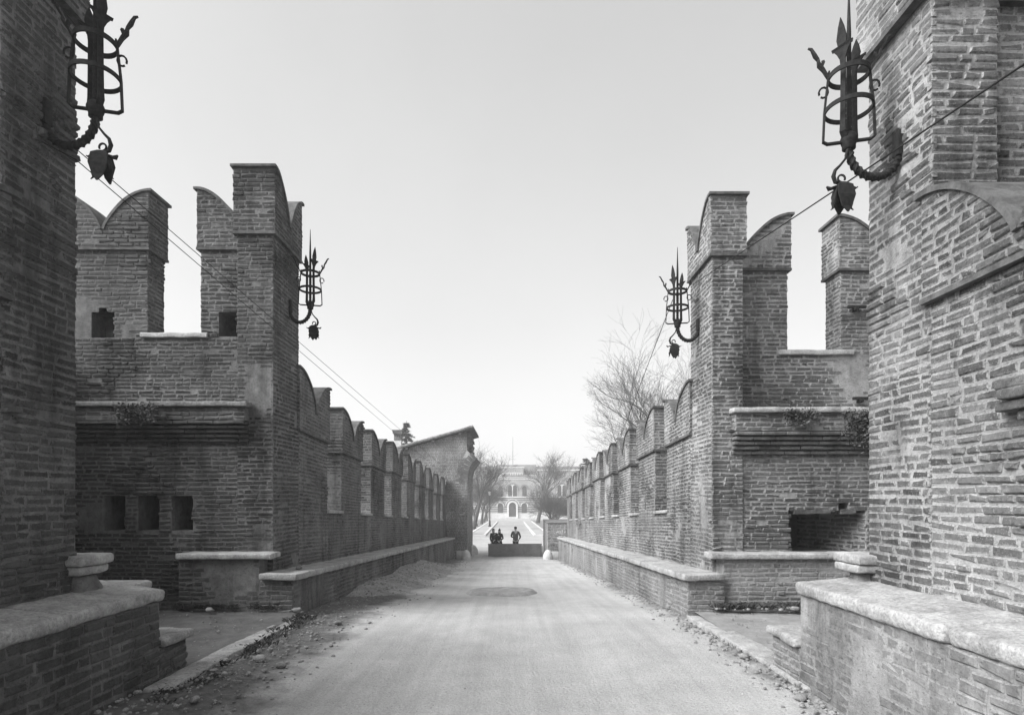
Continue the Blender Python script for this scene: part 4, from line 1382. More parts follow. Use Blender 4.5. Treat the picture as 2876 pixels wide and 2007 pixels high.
def person(label, x, y, h, face, coat, legs, skirt, arms, hairlen, lean=0.0, head=(0, 0)):
    """face=+1 looks along +y (away from the camera), -1 towards it. arms: elbow/hand offsets for right(+x) and left(-x)."""
    zb = road_z(y)
    root = thing('person', label, 'person', (x, y, zb))
    k = h / 1.75
    P = lambda a, b, c, r: (a * k, b * k * face + lean * max(0, c - 0.9) * k * face, c * k, r * k)
    hx, hy = head
    body = [P(0, 0, 0.95, 0.11), P(0, 0, 1.15, 0.11), P(0, 0.0, 1.38, 0.115), P(0, -0.01, 1.50, 0.05), P(hx*0.6, 0.01 + hy*0.6, 1.57, 0.06), P(hx, 0.02 + hy, 1.66, 0.083), P(hx, 0.01 + hy, 1.735, 0.055)]
    ed = [(i, i + 1) for i in range(6)]
    hand_fingers = []
    for sg, (el, ha) in zip((1, -1), arms):
        b = len(body)
        sh = (0.19 * sg, 0.0, 1.43)
        body += [P(*sh, 0.055), P(el[0] * sg, el[1], el[2], 0.042), P(ha[0] * sg, ha[1], ha[2], 0.028)]
        ed += [(2, b), (b, b + 1), (b + 1, b + 2)]
        d = (Vector(ha) - Vector(el)); d.x *= sg; d = d.normalized()
        w = Vector((ha[0] * sg, ha[1], ha[2]))
        palm = w + d * 0.07
        body.append(P(palm.x, palm.y, palm.z, 0.030)); pi = len(body) - 1
        ed.append((b + 2, pi))
        side = d.cross(Vector((0, 0, 1)))
        if side.length < 0.2: side = d.cross(Vector((0, 1, 0)))
        side.normalize()
        curl = Vector((0, 0, -1)) if abs(d.z) < 0.8 else Vector((0, 1, 0))
        for q, ln in ((-0.027, 0.060), (-0.009, 0.075), (0.009, 0.080), (0.027, 0.070)):
            a0 = palm + d * 0.035 + side * q
            a1 = a0 + d * ln * 0.5 + curl * 0.008; a2 = a0 + d * ln * 0.85 + curl * 0.035
            i0 = len(body)
            body += [P(*a0, 0.010), P(*a1, 0.009), P(*a2, 0.008)]
            ed += [(pi, i0), (i0, i0 + 1), (i0 + 1, i0 + 2)]
        t0 = palm - d * 0.015 - side * 0.035; t1 = t0 + d * 0.04 - side * 0.02
        i0 = len(body); body += [P(*t0, 0.011), P(*t1, 0.009)]
        ed += [(pi, i0), (i0, i0 + 1)]
    for sg in (1, -1):
        b = len(body)
        body += [P(0.10 * sg, 0, 0.88, 0.085), P(0.105 * sg, 0.01, 0.50, 0.055), P(0.11 * sg, -0.01, 0.09, 0.036), P(0.12 * sg, 0.12, 0.035, 0.032)]
        ed += [(0, b), (b, b + 1), (b + 1, b + 2), (b + 2, b + 3)]
    skin('body', body, ed, M['skin'], root, 2)
    # face
    m = MB()
    fy = (0.02 + hy + 0.075) * k * face
    ly = lean * 0.75 * k * face
    for sg in (1, -1):
        m = MB(); ball(m, (x + (hx + 0.032 * sg) * k, y + fy + ly, zb + 1.66 * k), 0.011 * k, 0.010 * k, 0.008 * k, 5); m.build('eye', M['hair'], root, True)
    m = MB(); ball(m, (x + hx * k, y + fy + ly, zb + 1.598 * k), 0.024 * k, 0.010 * k, 0.006 * k, 5)
    m.build('mouth', M['hair'], root, True)
    m = MB()
    ball(m, (x + hx * k, y + fy + ly + 0.012 * face * k, zb + 1.632 * k), 0.014 * k, 0.018 * k, 0.022 * k, 6); m.build('nose', M['skin'], root, True)
    for sg in (1, -1):
        m = MB(); ball(m, (x + (hx + 0.083 * sg) * k, y + (0.01 + hy) * k * face + ly, zb + 1.645 * k), 0.012 * k, 0.022 * k, 0.033 * k, 6); m.build('ear', M['skin'], root, True)
    # hair
    m = MB()
    cy = (0.005 + hy) * k * face + ly
    ball(m, (x + hx * k, y + cy - 0.018 * k * face, zb + 1.69 * k), 0.090 * k, 0.098 * k, 0.088 * k, 9)
    if hairlen > 0:
        ball(m, (x + hx * k, y + cy - 0.055 * k * face, zb + (1.66 - hairlen / 2) * k), 0.088 * k, 0.06 * k, (0.06 + hairlen) * k, 9)
    m.build('hair', M['hair'], root, True)
    # coat or jacket, skinned over the body
    cv = [P(0, 0, 0.86, 0.155), P(0, 0, 1.02, 0.145), P(0, 0, 1.20, 0.150), P(0, 0, 1.38, 0.145), P(0, 0, 1.475, 0.085)]
    cv = [(a, b, c, (r * 1.18, r * 0.8)) for a, b, c, r in cv]
    ce = [(0, 1), (1, 2), (2, 3), (3, 4)]
    for sg, (el, ha) in zip((1, -1), arms):
        b = len(cv)
        wr = Vector(el).lerp(Vector(ha), 0.88)
        cv += [P(0.185 * sg, 0, 1.425, 0.078), P(el[0] * sg, el[1], el[2], 0.060), P(wr.x * sg, wr.y, wr.z, 0.043)]
        ce += [(3, b), (b, b + 1), (b + 1, b + 2)]
    skin('jacket', cv, ce, M[coat], root, 2)
    if skirt:
        m = MB()
        prof = [(0.30, 0.25), (0.285, 0.40), (0.24, 0.70), (0.205, 0.90), (0.165, 1.05)]
        m.lathe([(r * k * 1.0, zb + z * k) for r, z in prof], x, y, 20, jit=0.02)
        m.build('skirt', M[legs], root, True)
    else:
        tv = [P(0, 0, 0.93, 0.135)]
        te = []
        for sg in (1, -1):
            b = len(tv)
            tv += [P(0.095 * sg, 0, 0.82, 0.105), P(0.105 * sg, 0.01, 0.48, 0.085), P(0.11 * sg, -0.01, 0.10, 0.07)]
            te += [(0, b), (b, b + 1), (b + 1, b + 2)]
        skin('trousers', tv, te, M[legs], root, 2)
    for sg in (1, -1):
        m = MB()
        xx = x + 0.115 * sg * k
        lo = min(-0.07 * face, 0.19 * face); hi = max(-0.07 * face, 0.19 * face)
        m.rbox((xx - 0.048 * k, y + lo * k, zb), (xx + 0.048 * k, y + hi * k, zb + 0.09 * k), 0.035 * k, 0.0, 0.05)
        m.build('shoe', M['cloth_black'], root, True)
    return root
person('man seen from behind in a grey jacket standing at the barrier', 0.22, 36.95, 1.76, 1, 'cloth_grey', 'cloth_black', False,
       (((0.30, -0.06, 1.14), (0.22, 0.10, 0.98)), ((0.27, 0.02, 1.16), (0.15, 0.20, 1.08))), 0.0, 0.03)
person('woman in a black coat, left one of two standing close together behind the barrier', -1.12, 36.95, 1.64, -1, 'cloth_black', 'cloth_black', True,
       (((0.22, 0.06, 1.14), (0.06, 0.22, 1.02)), ((0.23, 0.06, 1.13), (0.17, 0.16, 0.88))), 0.10, 0.12, (-0.03, 0.04))
person('woman in a black coat with long dark hair, right one of two behind the barrier', -0.80, 37.02, 1.60, -1, 'cloth_black', 'cloth_black', True,
       (((0.27, 0.03, 1.14), (0.10, 0.20, 1.02)), ((0.22, 0.05, 1.13), (0.06, 0.22, 0.98))), 0.22, 0.10, (0.03, 0.04))

# ------------------------------------------------------------------ lamp post
def lamp_post(x, y):
    z = road_z(y)
    root = thing('street_lamp', 'slim dark street lamp post on the left pavement of the avenue', 'street lamp', (x, y, z))
    m = MB()
    m.lathe([(0.20, z), (0.20, z + 0.25), (0.14, z + 0.35), (0.12, z + 0.9), (0.075, z + 1.05), (0.06, z + 2.6), (0.05, z + 4.6)], x, y, 12)
    m.build('post', M['iron'], root, True)
    m = MB()
    m.lathe([(0.06, z + 4.6), (0.16, z + 4.7), (0.22, z + 5.15), (0.05, z + 5.17)], x, y, 8)
    m.build('lamp_glass', M['lamp_glass'], root)
    m = MB(); m.lathe([(0.26, z + 5.172), (0.12, z + 5.36), (0.03, z + 5.5), (0.01, z + 5.6)], x, y, 8); m.build('lamp_cap', M['iron'], root)
lamp_post(-2.95 - 0.25, 86)

# ------------------------------------------------------------------ palace at the end of the avenue
def palace():
    Y = 150.0
    zb = road_z(Y) - 0.02
    U = 0.01283 * 1.0
    cx = 0.12
    X = lambda px: cx + (px - 692) * U
    Z = lambda py: zb + (1440 - py) * U
    root = thing('palace', 'pale banded palace with arched windows and battlements closing the end of the avenue', 'building', (cx, Y, zb))
    def blk(name, mat, lst):
        m = MB()
        for (x0, x1, z0, z1, y0, y1) in lst: m.box((x0, Y + y0, z0), (x1, Y + y1, z1))
        return m.build(name, mat, root)
    # lower banded storey, upper storey
    blk('lower_wall', M['facade_stripes'], [(X(200), X(1184), Z(1335), Z(1032), 0, 12)])
    blk('upper_wall', M['facade'], [(X(200), X(1184), Z(1008), Z(600), 0, 12)])
    blk('plinth', M['facade_trim'], [(X(196), X(1188), Z(1450), Z(1335) - 0.003, -0.12, 12)])
    blk('string_course', M['facade_trim'], [(X(196), X(1188), Z(1032) + 0.003, Z(1008) - 0.003, -0.2, 12)])
    blk('string_course', M['facade_trim'], [(X(300), X(1100), Z(672), Z(655), -0.1, -0.003), (X(300), X(1100), Z(632), Z(618), -0.14, -0.003)])
    # central attic with corbel frieze
    blk('attic', M['facade'], [(X(470), X(910), Z(600) + 0.003, Z(452), -0.25, 6)])
    blk('attic_coping', M['facade_trim'], [(X(455), X(925), Z(452) + 0.003, Z(432), -0.4, 6.2)])
    m = MB()
    for k in range(9):
        x = X(505 + k * 46)
        m.box((x, Y - 0.42, Z(592)), (x + 0.28, Y - 0.253, Z(555) + 0.01))
    m.box((X(490), Y - 0.45, Z(555) + 0.003), (X(890), Y - 0.253, Z(545)))
    m.build('corbel_frieze', M['facade_trim'], root)
    m = MB()
    for k in range(8):
        x = X(575 + k * 34)
        m = MB(); m.box((x, Y - 0.30, Z(530)), (x + 0.16, Y - 0.253, Z(495))); m.build('attic_opening', M['facade_brick'], root)
    # wings
    for sg in (-1, 1):
        xa = X(1190) if sg > 0 else X(-1200); xb = X(2600) if sg > 0 else X(194)
        blk('wing_lower_wall', M['facade_stripes'], [(xa, xb, Z(1335), Z(1032), -0.6, 12)])
        blk('wing_upper_wall', M['facade'], [(xa, xb, Z(1008), Z(510), -0.6, 12)])
        blk('wing_plinth', M['facade_trim'], [(xa, xb, Z(1450), Z(1335) - 0.003, -0.75, 12)])
        blk('wing_cornice', M['facade_trim'], [(xa, xb, Z(1032) + 0.003, Z(1008) - 0.003, -0.8, 12), (xa - 0.1, xb, Z(510) + 0.003, Z(485), -0.9, 12.2)])
        m = MB()
        x = xa
        while x < xb - 0.6:
            m = MB(); m.box((x, Y - 0.7, Z(485) + 0.003), (x + 0.55, Y + 0.2, Z(440)))
            m.build('battlement', M['facade_brick'], root)
            x += 1.0
    # arched openings
    def arch_poly(x0, x1, z0, zs, n=14):
        r = (x1 - x0) / 2; c = (x0 + x1) / 2
        return [(x0, z0), (x1, z0)] + [(c + r * math.cos(math.pi * i / n), zs + r * math.sin(math.pi * i / n)) for i in range(n + 1)]
    def ring(m, c, zs, r0, r1, y0, dy, leg=0.0, n=18):
        for i in range(n):
            a, b = math.pi * i / n, math.pi * (i + 1) / n
            m.prism([(c + r0*math.cos(a), zs + r0*math.sin(a)), (c + r1*math.cos(a), zs + r1*math.sin(a)), (c + r1*math.cos(b), zs + r1*math.sin(b)), (c + r0*math.cos(b), zs + r0*math.sin(b))],
                    (1, 0, 0), (0, 0, 1), (0, dy, 0), (0, y0, 0))
        if leg:
            for sg in (-1, 1):
                xa, xb = sorted((c + sg * r0, c + sg * r1))
                m.box((xa, y0 if dy > 0 else y0 + dy, zs - leg), (xb, y0 + dy if dy > 0 else y0, zs - 0.002))
    def bifora(pc, yy):
        m = MB()
        c = X(pc)
        zs = Z(855); rr = 125 * U
        ring(m, c, zs - 0.1, 97 * U, 125 * U, yy - 0.2, 0.19, 0.35)
        w = m.build('window', M['facade_brick'], root)
        m = MB()
        m.prism(arch_poly(X(pc - 95), X(pc + 95), Z(1006), zs - 0.1), (1, 0, 0), (0, 0, 1), (0, 0.07, 0), (0, yy - 0.08, 0))
        m.build('tympanum', M['facade_trim'], w)
        for a in (pc - 88, pc + 10):
            m = MB(); m.prism(arch_poly(X(a), X(a + 78), Z(1005), Z(826)), (1, 0, 0), (0, 0, 1), (0, 0.05, 0), (0, yy - 0.12, 0)); m.build('pane', M['pane'], w)
        m = MB(); m.prism([(c + 0.2 * math.cos(t), Z(758) + 0.2 * math.sin(t)) for t in [2 * math.pi * i / 14 for i in range(14)]], (1, 0, 0), (0, 0, 1), (0, 0.05, 0), (0, yy - 0.12, 0)); m.build('oculus', M['pane'], w)
        m = MB(); m.box((X(pc - 4), yy - 0.24, Z(1006)), (X(pc + 8), yy - 0.122, Z(800))); m.build('colonnette', M['facade_trim'], w)
    bifora(692, Y)
    for sg in (-1, 1):
        for q in (963, 1330, 1700): bifora(692 + sg * q, Y - 0.6)
    def single(x0, x1, top, bot, yy, matr, r1):
        m = MB(); c = (X(x0) + X(x1)) / 2; r = (X(x1) - X(x0)) / 2
        ring(m, c, Z(top) - r, r * 1.12, r * r1, yy - 0.18, 0.17, 0.25)
        w = m.build('window', matr, root)
        m = MB(); m.prism(arch_poly(X(x0), X(x1), Z(bot), Z(top) - r), (1, 0, 0), (0, 0, 1), (0, 0.06, 0), (0, yy - 0.08, 0)); m.build('pane', M['pane'], w)
    single(418, 500, 805, 1005, Y, M['facade_brick'], 1.9); single(885, 968, 805, 1005, Y, M['facade_brick'], 1.9)
    single(405, 505, 1142, 1330, Y, M['facade_trim'], 1.5); single(872, 972, 1142, 1330, Y, M['facade_trim'], 1.5)
    for sg in (-1, 1):
        for q in (963, 1330, 1700):
            single(692 + sg * q - 60, 692 + sg * q + 60, 1142, 1330, Y - 0.6, M['facade_trim'], 1.5)
    # portal
    m = MB()
    c = X(692)
    ring(m, c, Z(1195), 70 * U, 105 * U, Y - 0.40, 0.39, (1425 - 1195) * U)
    ring(m, c, Z(1195), 128 * U, 142 * U, Y - 0.30, 0.29, 0.0)
    d = m.build('portal', M['facade_trim'], root)
    m = MB(); m.prism(arch_poly(X(622), X(764), Z(1402), Z(1195)), (1, 0, 0), (0, 0, 1), (0, 0.05, 0), (0, Y - 0.2, 0)); m.build('door', M['pane'], d)
    m = MB(); m.box((X(600), Y - 0.9, zb - 0.3), (X(800), Y - 0.15, Z(1402) - 0.004)); m.build('doorstep', M['facade_trim'], d)
    # roof and flagpole
    m = MB()
    m.prism([(X(210), Z(560)), (X(1175), Z(560)), (X(1330) - 2, Z(362)), (X(300) + 1, Z(362))], (1, 0, 0), (0, 0, 1), (0, 1.5, 0), (0, Y + 6.3, 0))
    m.prism([(X(-1200), Z(485)), (X(2600), Z(485)), (X(2400), Z(385)), (X(-1000), Z(385))], (1, 0, 0), (0, 0, 1), (0, 1.5, 0), (0, Y + 8.3, 0))
    m.build('roof', M['roof_far'], root)
    m = MB(); m.tube([(X(700), Y + 6.5, Z(366)), (X(700), Y + 6.5, Z(-205))], [0.06, 0.03], 6); m.build('flagpole', M['iron'], root)
palace()

# ------------------------------------------------------------------ trees
def bare_tree_mesh(seed, H, trunk_r, trunk_h, spread, levels=5, up=0.05, nb=(7, 5, 4, 4, 3), ratio=0.62, minr=0.007, droop=0.0, base_ang=0.7):
    rr = random.Random(seed)
    tm = MB(); cm = MB()
    def grow(mb, p, d, ln, r, lv):
        n = 5 if lv < 2 else (4 if lv < 3 else 3)
        pts = [p]; rad = [r]
        dd = d.copy()
        for i in range(n):
            j = 0.10 + 0.045 * lv if lv else 0.05
            dd = (dd + Vector((rr.gauss(0, j), rr.gauss(0, j), rr.gauss(0, j) * 0.6 + up * 0.16 * (1 if lv else 0)))).normalized()
            p = p + dd * (ln / n)
            pts.append(p)
            rad.append(max(minr, r * (1 - 0.55 * (i + 1) / n)))
        mb.tube(pts, rad, 7 if lv == 0 else (5 if lv < 3 else 3), cap=False)
        if lv >= levels: return
        k = nb[lv]
        for c in range(k):
            t = rr.uniform(0.35, 1.0) if lv else rr.uniform(0.55, 1.0)
            if c == 0: t = 1.0
            f = t * n; i = min(int(f), n - 1); q = pts[i].lerp(pts[i + 1], f - i)
            ang = rr.uniform(0.5, 1.0) * spread * (base_ang if lv == 0 else 0.75)
            if c == 0: ang *= 0.3
            az = rr.uniform(0, 2 * math.pi) if lv else 2 * math.pi * c / k + rr.uniform(-0.4, 0.4)
            ax = (pts[i + 1] - pts[i]).normalized()
            o = ax.orthogonal().normalized()
            o = Matrix.Rotation(az, 3, ax) @ o
            nd_ = (ax * math.cos(ang) + o * math.sin(ang)).normalized()
            grow(cm, q, nd_, ln * ratio * rr.uniform(0.8, 1.2) * (1.15 if lv == 0 else 1), max(minr, rad[i] * (0.5 if c else 0.85)), lv + 1)
    tl = trunk_h
    grow(tm, Vector((0, 0, -0.3)), Vector((rr.gauss(0, 0.05), rr.gauss(0, 0.05), 1)).normalized(), tl, trunk_r, 0)
    zmax = max(v[2] for v in cm.v)
    f = H / zmax
    for mb in (tm, cm):
        mb.v = [(x * f, y * f, z * f) for x, y, z in mb.v]
    return tm, cm

MESHES = {}
def tree_kind(key, **kw):
    tm, cm = bare_tree_mesh(**kw)
    out = []
    for nm, mb in (('trunk', tm), ('crown', cm)):
        me = bpy.data.meshes.new(nm)
        me.from_pydata(mb.v, [], mb.f)
        me.materials.append(M['bark'])
        me.polygons.foreach_set('use_smooth', [True] * len(me.polygons))
        out.append(me)
    MESHES[key] = out
tree_kind('plane', seed=3, H=10.0, trunk_r=0.26, trunk_h=3.0, spread=0.85, levels=5, nb=(5, 6, 6, 5, 4), ratio=0.64, minr=0.0042, base_ang=0.6)
tree_kind('avenue', seed=8, H=9.0, trunk_r=0.22, trunk_h=2.6, spread=0.95, levels=5, nb=(6, 6, 5, 5, 4), ratio=0.64, minr=0.005, base_ang=0.65)
tree_kind('pollard', seed=15, H=7.0, trunk_r=0.20, trunk_h=1.4, spread=0.9, levels=4, nb=(12, 7, 6, 5), ratio=0.76, minr=0.004, base_ang=0.95)
tree_kind('forked', seed=22, H=11.0, trunk_r=0.26, trunk_h=3.2, spread=0.62, levels=5, nb=(4, 6, 5, 5, 4), ratio=0.66, minr=0.0055, base_ang=0.55, up=0.3)

tree_kind('upright', seed=31, H=10.0, trunk_r=0.20, trunk_h=3.2, spread=0.60, levels=5, nb=(5, 5, 5, 5, 4), ratio=0.66, minr=0.0028, base_ang=0.42, up=0.25)

def tree(key, x, y, sc, rz, label, group, z=None):
    z = road_z(y) if z is None else z
    r = thing('bare_tree', label, 'tree', (x, y, z), group)
    r.rotation_euler = (0, 0, rz); r.scale = (sc, sc, sc)
    for me in MESHES[key]:
        o = bpy.data.objects.new(me.name, me); COL.objects.link(o); o.parent = r
    return r
GA = 'bare trees lining the avenue'
for i, (x, y, k, sc) in enumerate([(-5.0, 76, 'forked', 1.02), (-5.1, 87, 'avenue', 0.9), (-5.0, 98, 'plane', 0.85), (-5.2, 109, 'avenue', 0.85), (-5.0, 120, 'plane', 0.8)]):
    lab = ['tallest bare tree on the left of the avenue, nearest the gatehouse', 'bare tree behind the street lamp, second in the left avenue row', 'third bare tree counted from the gatehouse in the left avenue row',
           'fourth bare tree counted from the gatehouse in the left avenue row', 'farthest bare tree in the left avenue row, beside the palace facade'][i]
    tree(k, x, y, sc, i * 1.7, lab, GA)
for i, (x, y, k, sc) in enumerate([(4.4, 104, 'forked', 1.24), (5.4, 82, 'pollard', 0.86), (4.9, 116, 'avenue', 0.9), (6.7, 92, 'pollard', 0.66), (8.6, 88, 'avenue', 0.6), (10.3, 104, 'pollard', 0.72), (8.4, 118, 'plane', 0.6)]):
    lab = ['tall forked bare tree right of the palace entrance, rising above the roof', 'low bushy bare tree with fan shaped twigs right behind the cut down pier', 'far bare tree between the forked tree and the palace on the right',
           'second low bushy bare tree, right of the fan shaped one', 'bare tree close to the right parapet end, before the palace wing', 'bushy bare tree before the right wing of the palace', 'thin far bare tree before the right palace wing window'][i]
    tree(k, x, y, sc, i * 2.1 + 0.5, lab, GA)
GT = 'large bare trees beyond the right parapet'
tree('upright', 14.0, 52, 1.98, 0.4, 'tallest bare tree beyond the right parapet, beside the farther right lantern', GT, -2.5)
tree('upright', 11.0, 50, 1.62, 2.2, 'wide bare tree beyond the right parapet, left of the tallest one', GT, -2.5)
tree('plane', 17.5, 60, 1.3, 4.0, 'bare tree mostly hidden behind the farther right bastion', GT, -2.5)

def conifer(x, y, H, label, rw, seed, flat=False):
    z = road_z(y)
    rr = random.Random(seed)
    root = thing('conifer', label, 'tree', (x, y, z))
    m = MB(); m.tube([(x, y, z - 0.2), (x, y, z + H * 0.5), (x, y, z + H)], [0.2, 0.12, 0.02], 7); m.build('trunk', M['bark'], root)
    m = MB()
    n = 34
    for i in range(n):
        t = 1 - (1 - i / (n - 1)) ** 1.6
        zz = z + H * (0.12 + 0.86 * t)
        L = rw * (1 - t) ** (0.75 if not flat else 0.5) + 0.15
        for k in range(8):
            if rr.random() < 0.15: continue
            a = rr.uniform(0, 6.28)
            l = L * rr.uniform(0.6, 1.1)
            d = Vector((math.cos(a), math.sin(a), rr.uniform(-0.28, 0.1)))
            sd = Vector((-math.sin(a), math.cos(a), 0))
            p0 = Vector((x, y, zz))
            m.tube([p0, p0 + d * l], [0.03, 0.01], 3, cap=False)
            for q in range(int(24 + 22 * l)):
                b = p0 + d * (l * rr.uniform(0.2, 1.0))
                e = b + (d * rr.uniform(0.05, 0.22) + sd * rr.uniform(-0.28, 0.28) + Vector((0, 0, rr.uniform(-0.16, 0.04))))
                w = Vector((0, 0, 1)).cross(e - b).normalized() * 0.05
                m.add([b - w, b + w, e + w * 0.4, e - w * 0.4], [(0, 1, 2, 3)])
    m.build('crown', M['needles'], root)
conifer(-10.6, 60, 11.6, 'dark spire shaped conifer beside the chimney, behind the gatehouse roof', 3.2, 2)
conifer(11.4, 92, 10.6, 'dark flat layered conifer above the end of the right parapet', 3.0, 5, True)

# ------------------------------------------------------------------ earth, rubble, weeds
def heap():
    m = MB()
    n = 40; k = 60
    xs = frange(-3.3, -1.75, 26); ys = frange(11.5, 27.0, 130)
    def hz(x, y):
        t = (x + 3.3) / 1.55
        e = max(0.0, math.sin(math.pi * min(1, max(0, (y - 11.5) / 15.5)))) ** 0.7
        hh = 0.50 * e * (0.7 + 0.5 * noise.noise(Vector((y * 0.35, 2, 0)))) * max(0.0, 1 - t * (1.0 + 0.35 * noise.noise(Vector((y * 0.8, 5, 0))))) ** 1.2
        return road_z(y) + 0.058 * max(0, -x - 2.0) + hh - 0.045 + 0.03 * hh * 6 * noise.noise(Vector((x * 5, y * 5, 1))) + 0.012 * noise.noise(Vector((x * 11, y * 11, 1)))
    grid(m, xs, ys, hz)
    m.build('dirt_heap', mat_plain('heap_earth', 0.22, 0.38, 4, 8, 1.0, 22, 0.95, 0.3, 0.7, None, 0.03, 0.3), None, True, 'long low heap of loose earth against the left bench', 'earth heap')
    return hz
HEAP = heap()

def stone_geo(mb, c, r, rr):
    n = 5
    vs = []; fs = []
    sx, sy, sz = r * rr.uniform(0.8, 1.4), r * rr.uniform(0.8, 1.3), r * rr.uniform(0.5, 0.8)
    off = Vector((rr.random() * 50, 0, 0))
    for i in range(n + 1):
        th = math.pi * i / n
        for k in range(7):
            a = 2 * math.pi * k / 7 + i * 0.3
            d = Vector((math.sin(th) * math.cos(a), math.sin(th) * math.sin(a), math.cos(th)))
            f = 1 + 0.35 * noise.noise(d * 1.6 + off)
            vs.append((c[0] + d.x * sx * f, c[1] + d.y * sy * f, c[2] + d.z * sz * f))
    for i in range(n):
        for k in range(7):
            k2 = (k + 1) % 7
            fs.append((i*7+k, (i+1)*7+k, (i+1)*7+k2, i*7+k2))
    mb.add(vs, fs)

def gz(x, y):
    z = road_z(y) + 0.03 * noise.noise(Vector((x * 0.7, y * 0.35, 0)))
    if x < -2: z += 0.045 * max(0, -x - 2.0)
    if x > 2.1: z += 0.05 * (x - 2.1)
    if 11.5 < y < 27 and -3.3 < x < -1.75: z = max(z, HEAP(x, y))
    return z

rr = random.Random(77)
m = MB()
for i in range(3200):
    y = 2.5 + 30 * rr.random() ** 1.7
    x = -3.2 + abs(rr.gauss(0, 0.55))
    if 5.2 < y < 8.8: x = -2.95 + abs(rr.gauss(0, 0.45))
    if x > -1.6: continue
    r = min(0.034, 0.004 + abs(rr.gauss(0, 0.009)))
    stone_geo(m, (x, y, gz(x, y) + r * 0.25), r, rr)
m.build('rubble', M['rubble'], None, False, 'small stones scattered over the earth along the left bench', 'rubble', None, 'stuff')
m = MB()
for i in range(2000):
    y = 2.5 + 31 * rr.random() ** 1.6
    x = 2.58 - abs(rr.gauss(0, 0.16))
    r = min(0.032, 0.004 + abs(rr.gauss(0, 0.010)))
    stone_geo(m, (x, y, gz(x, y) + r * 0.25), r, rr)
for i in range(160):
    x = rr.uniform(2.9, 5.2); y = 8.85 - abs(rr.gauss(0, 0.10)); r = 0.008 + abs(rr.gauss(0, 0.014))
    stone_geo(m, (x, y, 0.06 + r * 0.2), r, rr)
m.build('rubble', M['rubble'], None, False, 'small stones lying along the foot of the right bench', 'rubble', None, 'stuff')
m = MB()
for i in range(5200):
    y = 2.6 + 16 * rr.random() ** 1.5; x = rr.uniform(-2.7, 2.55)
    r = 0.0022 + abs(rr.gauss(0, 0.0032)); z = gz(x, y) + 0.010 * noise.noise(Vector((x * 4, y * 4, 3))) - 0.02 * math.exp(-((x + 1.0) / 0.25) ** 2) - 0.02 * math.exp(-((x - 0.8) / 0.25) ** 2)
    a = rr.uniform(0, 6.28); c_, s_ = math.cos(a) * r, math.sin(a) * r
    q = rr.uniform(0.5, 1.0)
    m.add([(x + c_, y + s_, z), (x - s_ * q, y + c_ * q, z), (x - c_, y - s_, z), (x + s_ * q, y - c_ * q, z), (x, y, z + r * 0.8), (x, y, z - r)],
          [(0, 1, 4), (1, 2, 4), (2, 3, 4), (3, 0, 4), (1, 0, 5), (2, 1, 5), (3, 2, 5), (0, 3, 5)])
m.build('road_grit', mat_plain('grit', 0.16, 0.42, 9, 3, 0), None, False, 'fine grit and small chips lying over the whole road surface', 'grit', None, 'stuff')
m = MB()
for i in range(900):
    x = rr.choice((rr.uniform(-7.0, -3.3), rr.uniform(2.9, 6.5))); y = rr.uniform(5.3, 8.85); r = 0.003 + abs(rr.gauss(0, 0.006))
    stone_geo(m, (x, y, 0.0 + r * 0.2 + 0.01), r, rr)
m.build('rubble', M['rubble'], None, False, 'fine gravel scattered over the earth floors of both refuges', 'rubble', None, 'stuff')
BIG = [(-2.62, 6.2, 0.06, 'dark flat stone on the earth between the left kerb and the road'), (-2.30, 5.95, 0.04, 'pale cobble right of the dark flat stone near the road edge'),
       (-2.42, 8.3, 0.05, 'pale round cobble on the earth below the left refuge kerb'), (-2.60, 4.9, 0.045, 'cobble nearest the bottom left of the road edge'),
       (-3.13, 8.70, 0.07, 'pale broken stone at the far end of the left kerb'), (-2.2, 4.6, 0.04, 'small cobble lying nearest the road at the bottom left'),
       (2.45, 6.3, 0.05, 'pale cobble beside the right kerb, near the step'), (-3.42, 9.6, 0.05, 'single pebble lying on top of the long left bench'),
       (2.42, 5.0, 0.045, 'pale cobble at the foot of the nearest right bench'), (-4.4, 8.7, 0.05, 'stone on the floor of the left refuge before the raised bench')]
for x, y, r, lab in BIG:
    m = MB()
    z = gz(x, y)
    if lab.startswith('single'): z = ledge_z(y) + 0.045
    if 'kerb' in lab and x < -3: z = 0.02
    if 'refuge before' in lab: z = 0.03
    stone_geo(m, (x, y, z + r * 0.35), r, random.Random(int(r * 1e4 + y * 10)))
    m.build('loose_stone', M['rubble'], None, True, lab, 'stone', 'larger loose stones')

def weeds(name, label, spots, rr, blades, hgt, kind='stuff', cat='weeds'):
    m = MB()
    for x, y, z in spots:
        for b in range(blades):
            a = rr.uniform(0, 6.28); l = hgt * rr.uniform(0.4, 1.2)
            d = Vector((math.cos(a) * 0.6, math.sin(a) * 0.6, 1)).normalized()
            p = Vector((x + rr.gauss(0, 0.05), y + rr.gauss(0, 0.03), z))
            w = Vector((-math.sin(a), math.cos(a), 0)) * 0.006
            q = p + d * l * 0.6; e = q + (d + Vector((math.cos(a) * 0.5, math.sin(a) * 0.5, -0.5))).normalized() * l * 0.4
            m.add([p - w, p + w, q + w * 0.8, e, q - w * 0.8], [(0, 1, 2, 3, 4)])
    m.build(name, M['weed'], None, False, label, cat, None, kind)
rr = random.Random(5)
weeds('grass', 'tufts of grass along the foot of the raised bench in the right refuge', [(rr.uniform(3.0, 5.4), 8.82 - abs(rr.gauss(0, 0.05)), 0.05) for _ in range(60)], rr, 26, 0.13)
weeds('grass', 'sparse grass at the edge of the left kerb and bench ends', [(-3.0 + rr.uniform(-0.05, 0.2), rr.uniform(4.8, 8.6), -0.03) for _ in range(40)] + [(rr.uniform(-5, -3.4), 8.86, 0.04) for _ in range(30)], rr, 18, 0.09)

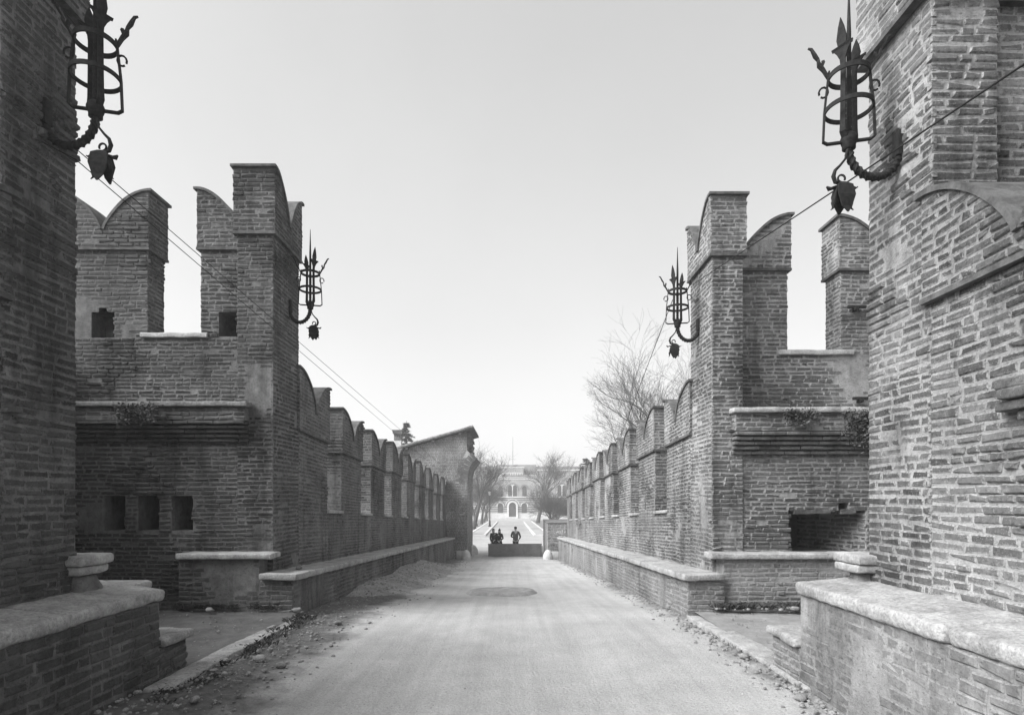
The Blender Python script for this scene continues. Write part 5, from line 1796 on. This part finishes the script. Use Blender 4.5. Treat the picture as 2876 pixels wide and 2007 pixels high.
def creeper(label, x0, x1, y, z0, z1, n, seed):
    rr = random.Random(seed)
    root = thing('hanging_creeper', label, 'creeper', ((x0 + x1) / 2, y, z1))
    m = MB(); st = MB()
    for i in range(int(n / 40)):
        x = rr.uniform(x0, x1); zt = z1
        L = (z1 - z0) * rr.uniform(0.4, 1.0)
        pts = [Vector((x + 0.05 * noise.noise(Vector((x * 3, k, seed))), y - 0.03 - 0.05 * rr.random(), zt - L * k / 6)) for k in range(7)]
        st.tube(pts, 0.006, 4)
        for q in range(40):
            t = rr.random(); k = min(5, int(t * 6)); p = pts[k].lerp(pts[k + 1], t * 6 - k)
            p = p + Vector((rr.gauss(0, 0.05), -abs(rr.gauss(0, 0.03)), rr.gauss(0, 0.03)))
            a = Vector((rr.gauss(0, 1), rr.gauss(0, 0.6), rr.gauss(0, 1))).normalized(); b = a.orthogonal().normalized()
            s = rr.uniform(0.012, 0.03)
            m.add([p, p + a * s + b * s * 0.6, p + a * s * 2, p + a * s - b * s * 0.6], [(0, 1, 2, 3)])
    m.build('leaves', M['weed'], root); st.build('stems', M['weed'], root)
creeper('dark creeper hanging over the corbel courses at the far right end of the right bastion', 5.00, 5.55, 9.05, 2.40, 2.98, 1700, 3)
creeper('small tuft of creeper under the stone ledge of the right bastion', 4.15, 4.55, 9.05, 2.78, 2.98, 700, 4)
creeper('dark creeper under the stone ledge of the left bastion', -5.9, -5.35, 9.05, 2.78, 3.06, 900, 6)

# ------------------------------------------------------------------ air
def haze():
    m = MB()
    m.box((-520, -70, -10.5), (520, 715, 24))
    mt = bpy.data.materials.new('haze_air')
    mt.use_nodes = True
    nt = mt.node_tree; nt.nodes.clear()
    o = nt.nodes.new('ShaderNodeOutputMaterial'); v = nt.nodes.new('ShaderNodeVolumePrincipled')
    v.inputs['Color'].default_value = (0.95, 0.95, 0.95, 1)
    v.inputs['Density'].default_value = 0.0016
    v.inputs['Anisotropy'].default_value = 0.2
    nt.links.new(v.outputs[0], o.inputs['Volume'])
    m.build('haze', mt, None, False, 'thin pale winter haze over the whole place', 'haze', None, 'stuff')
haze()
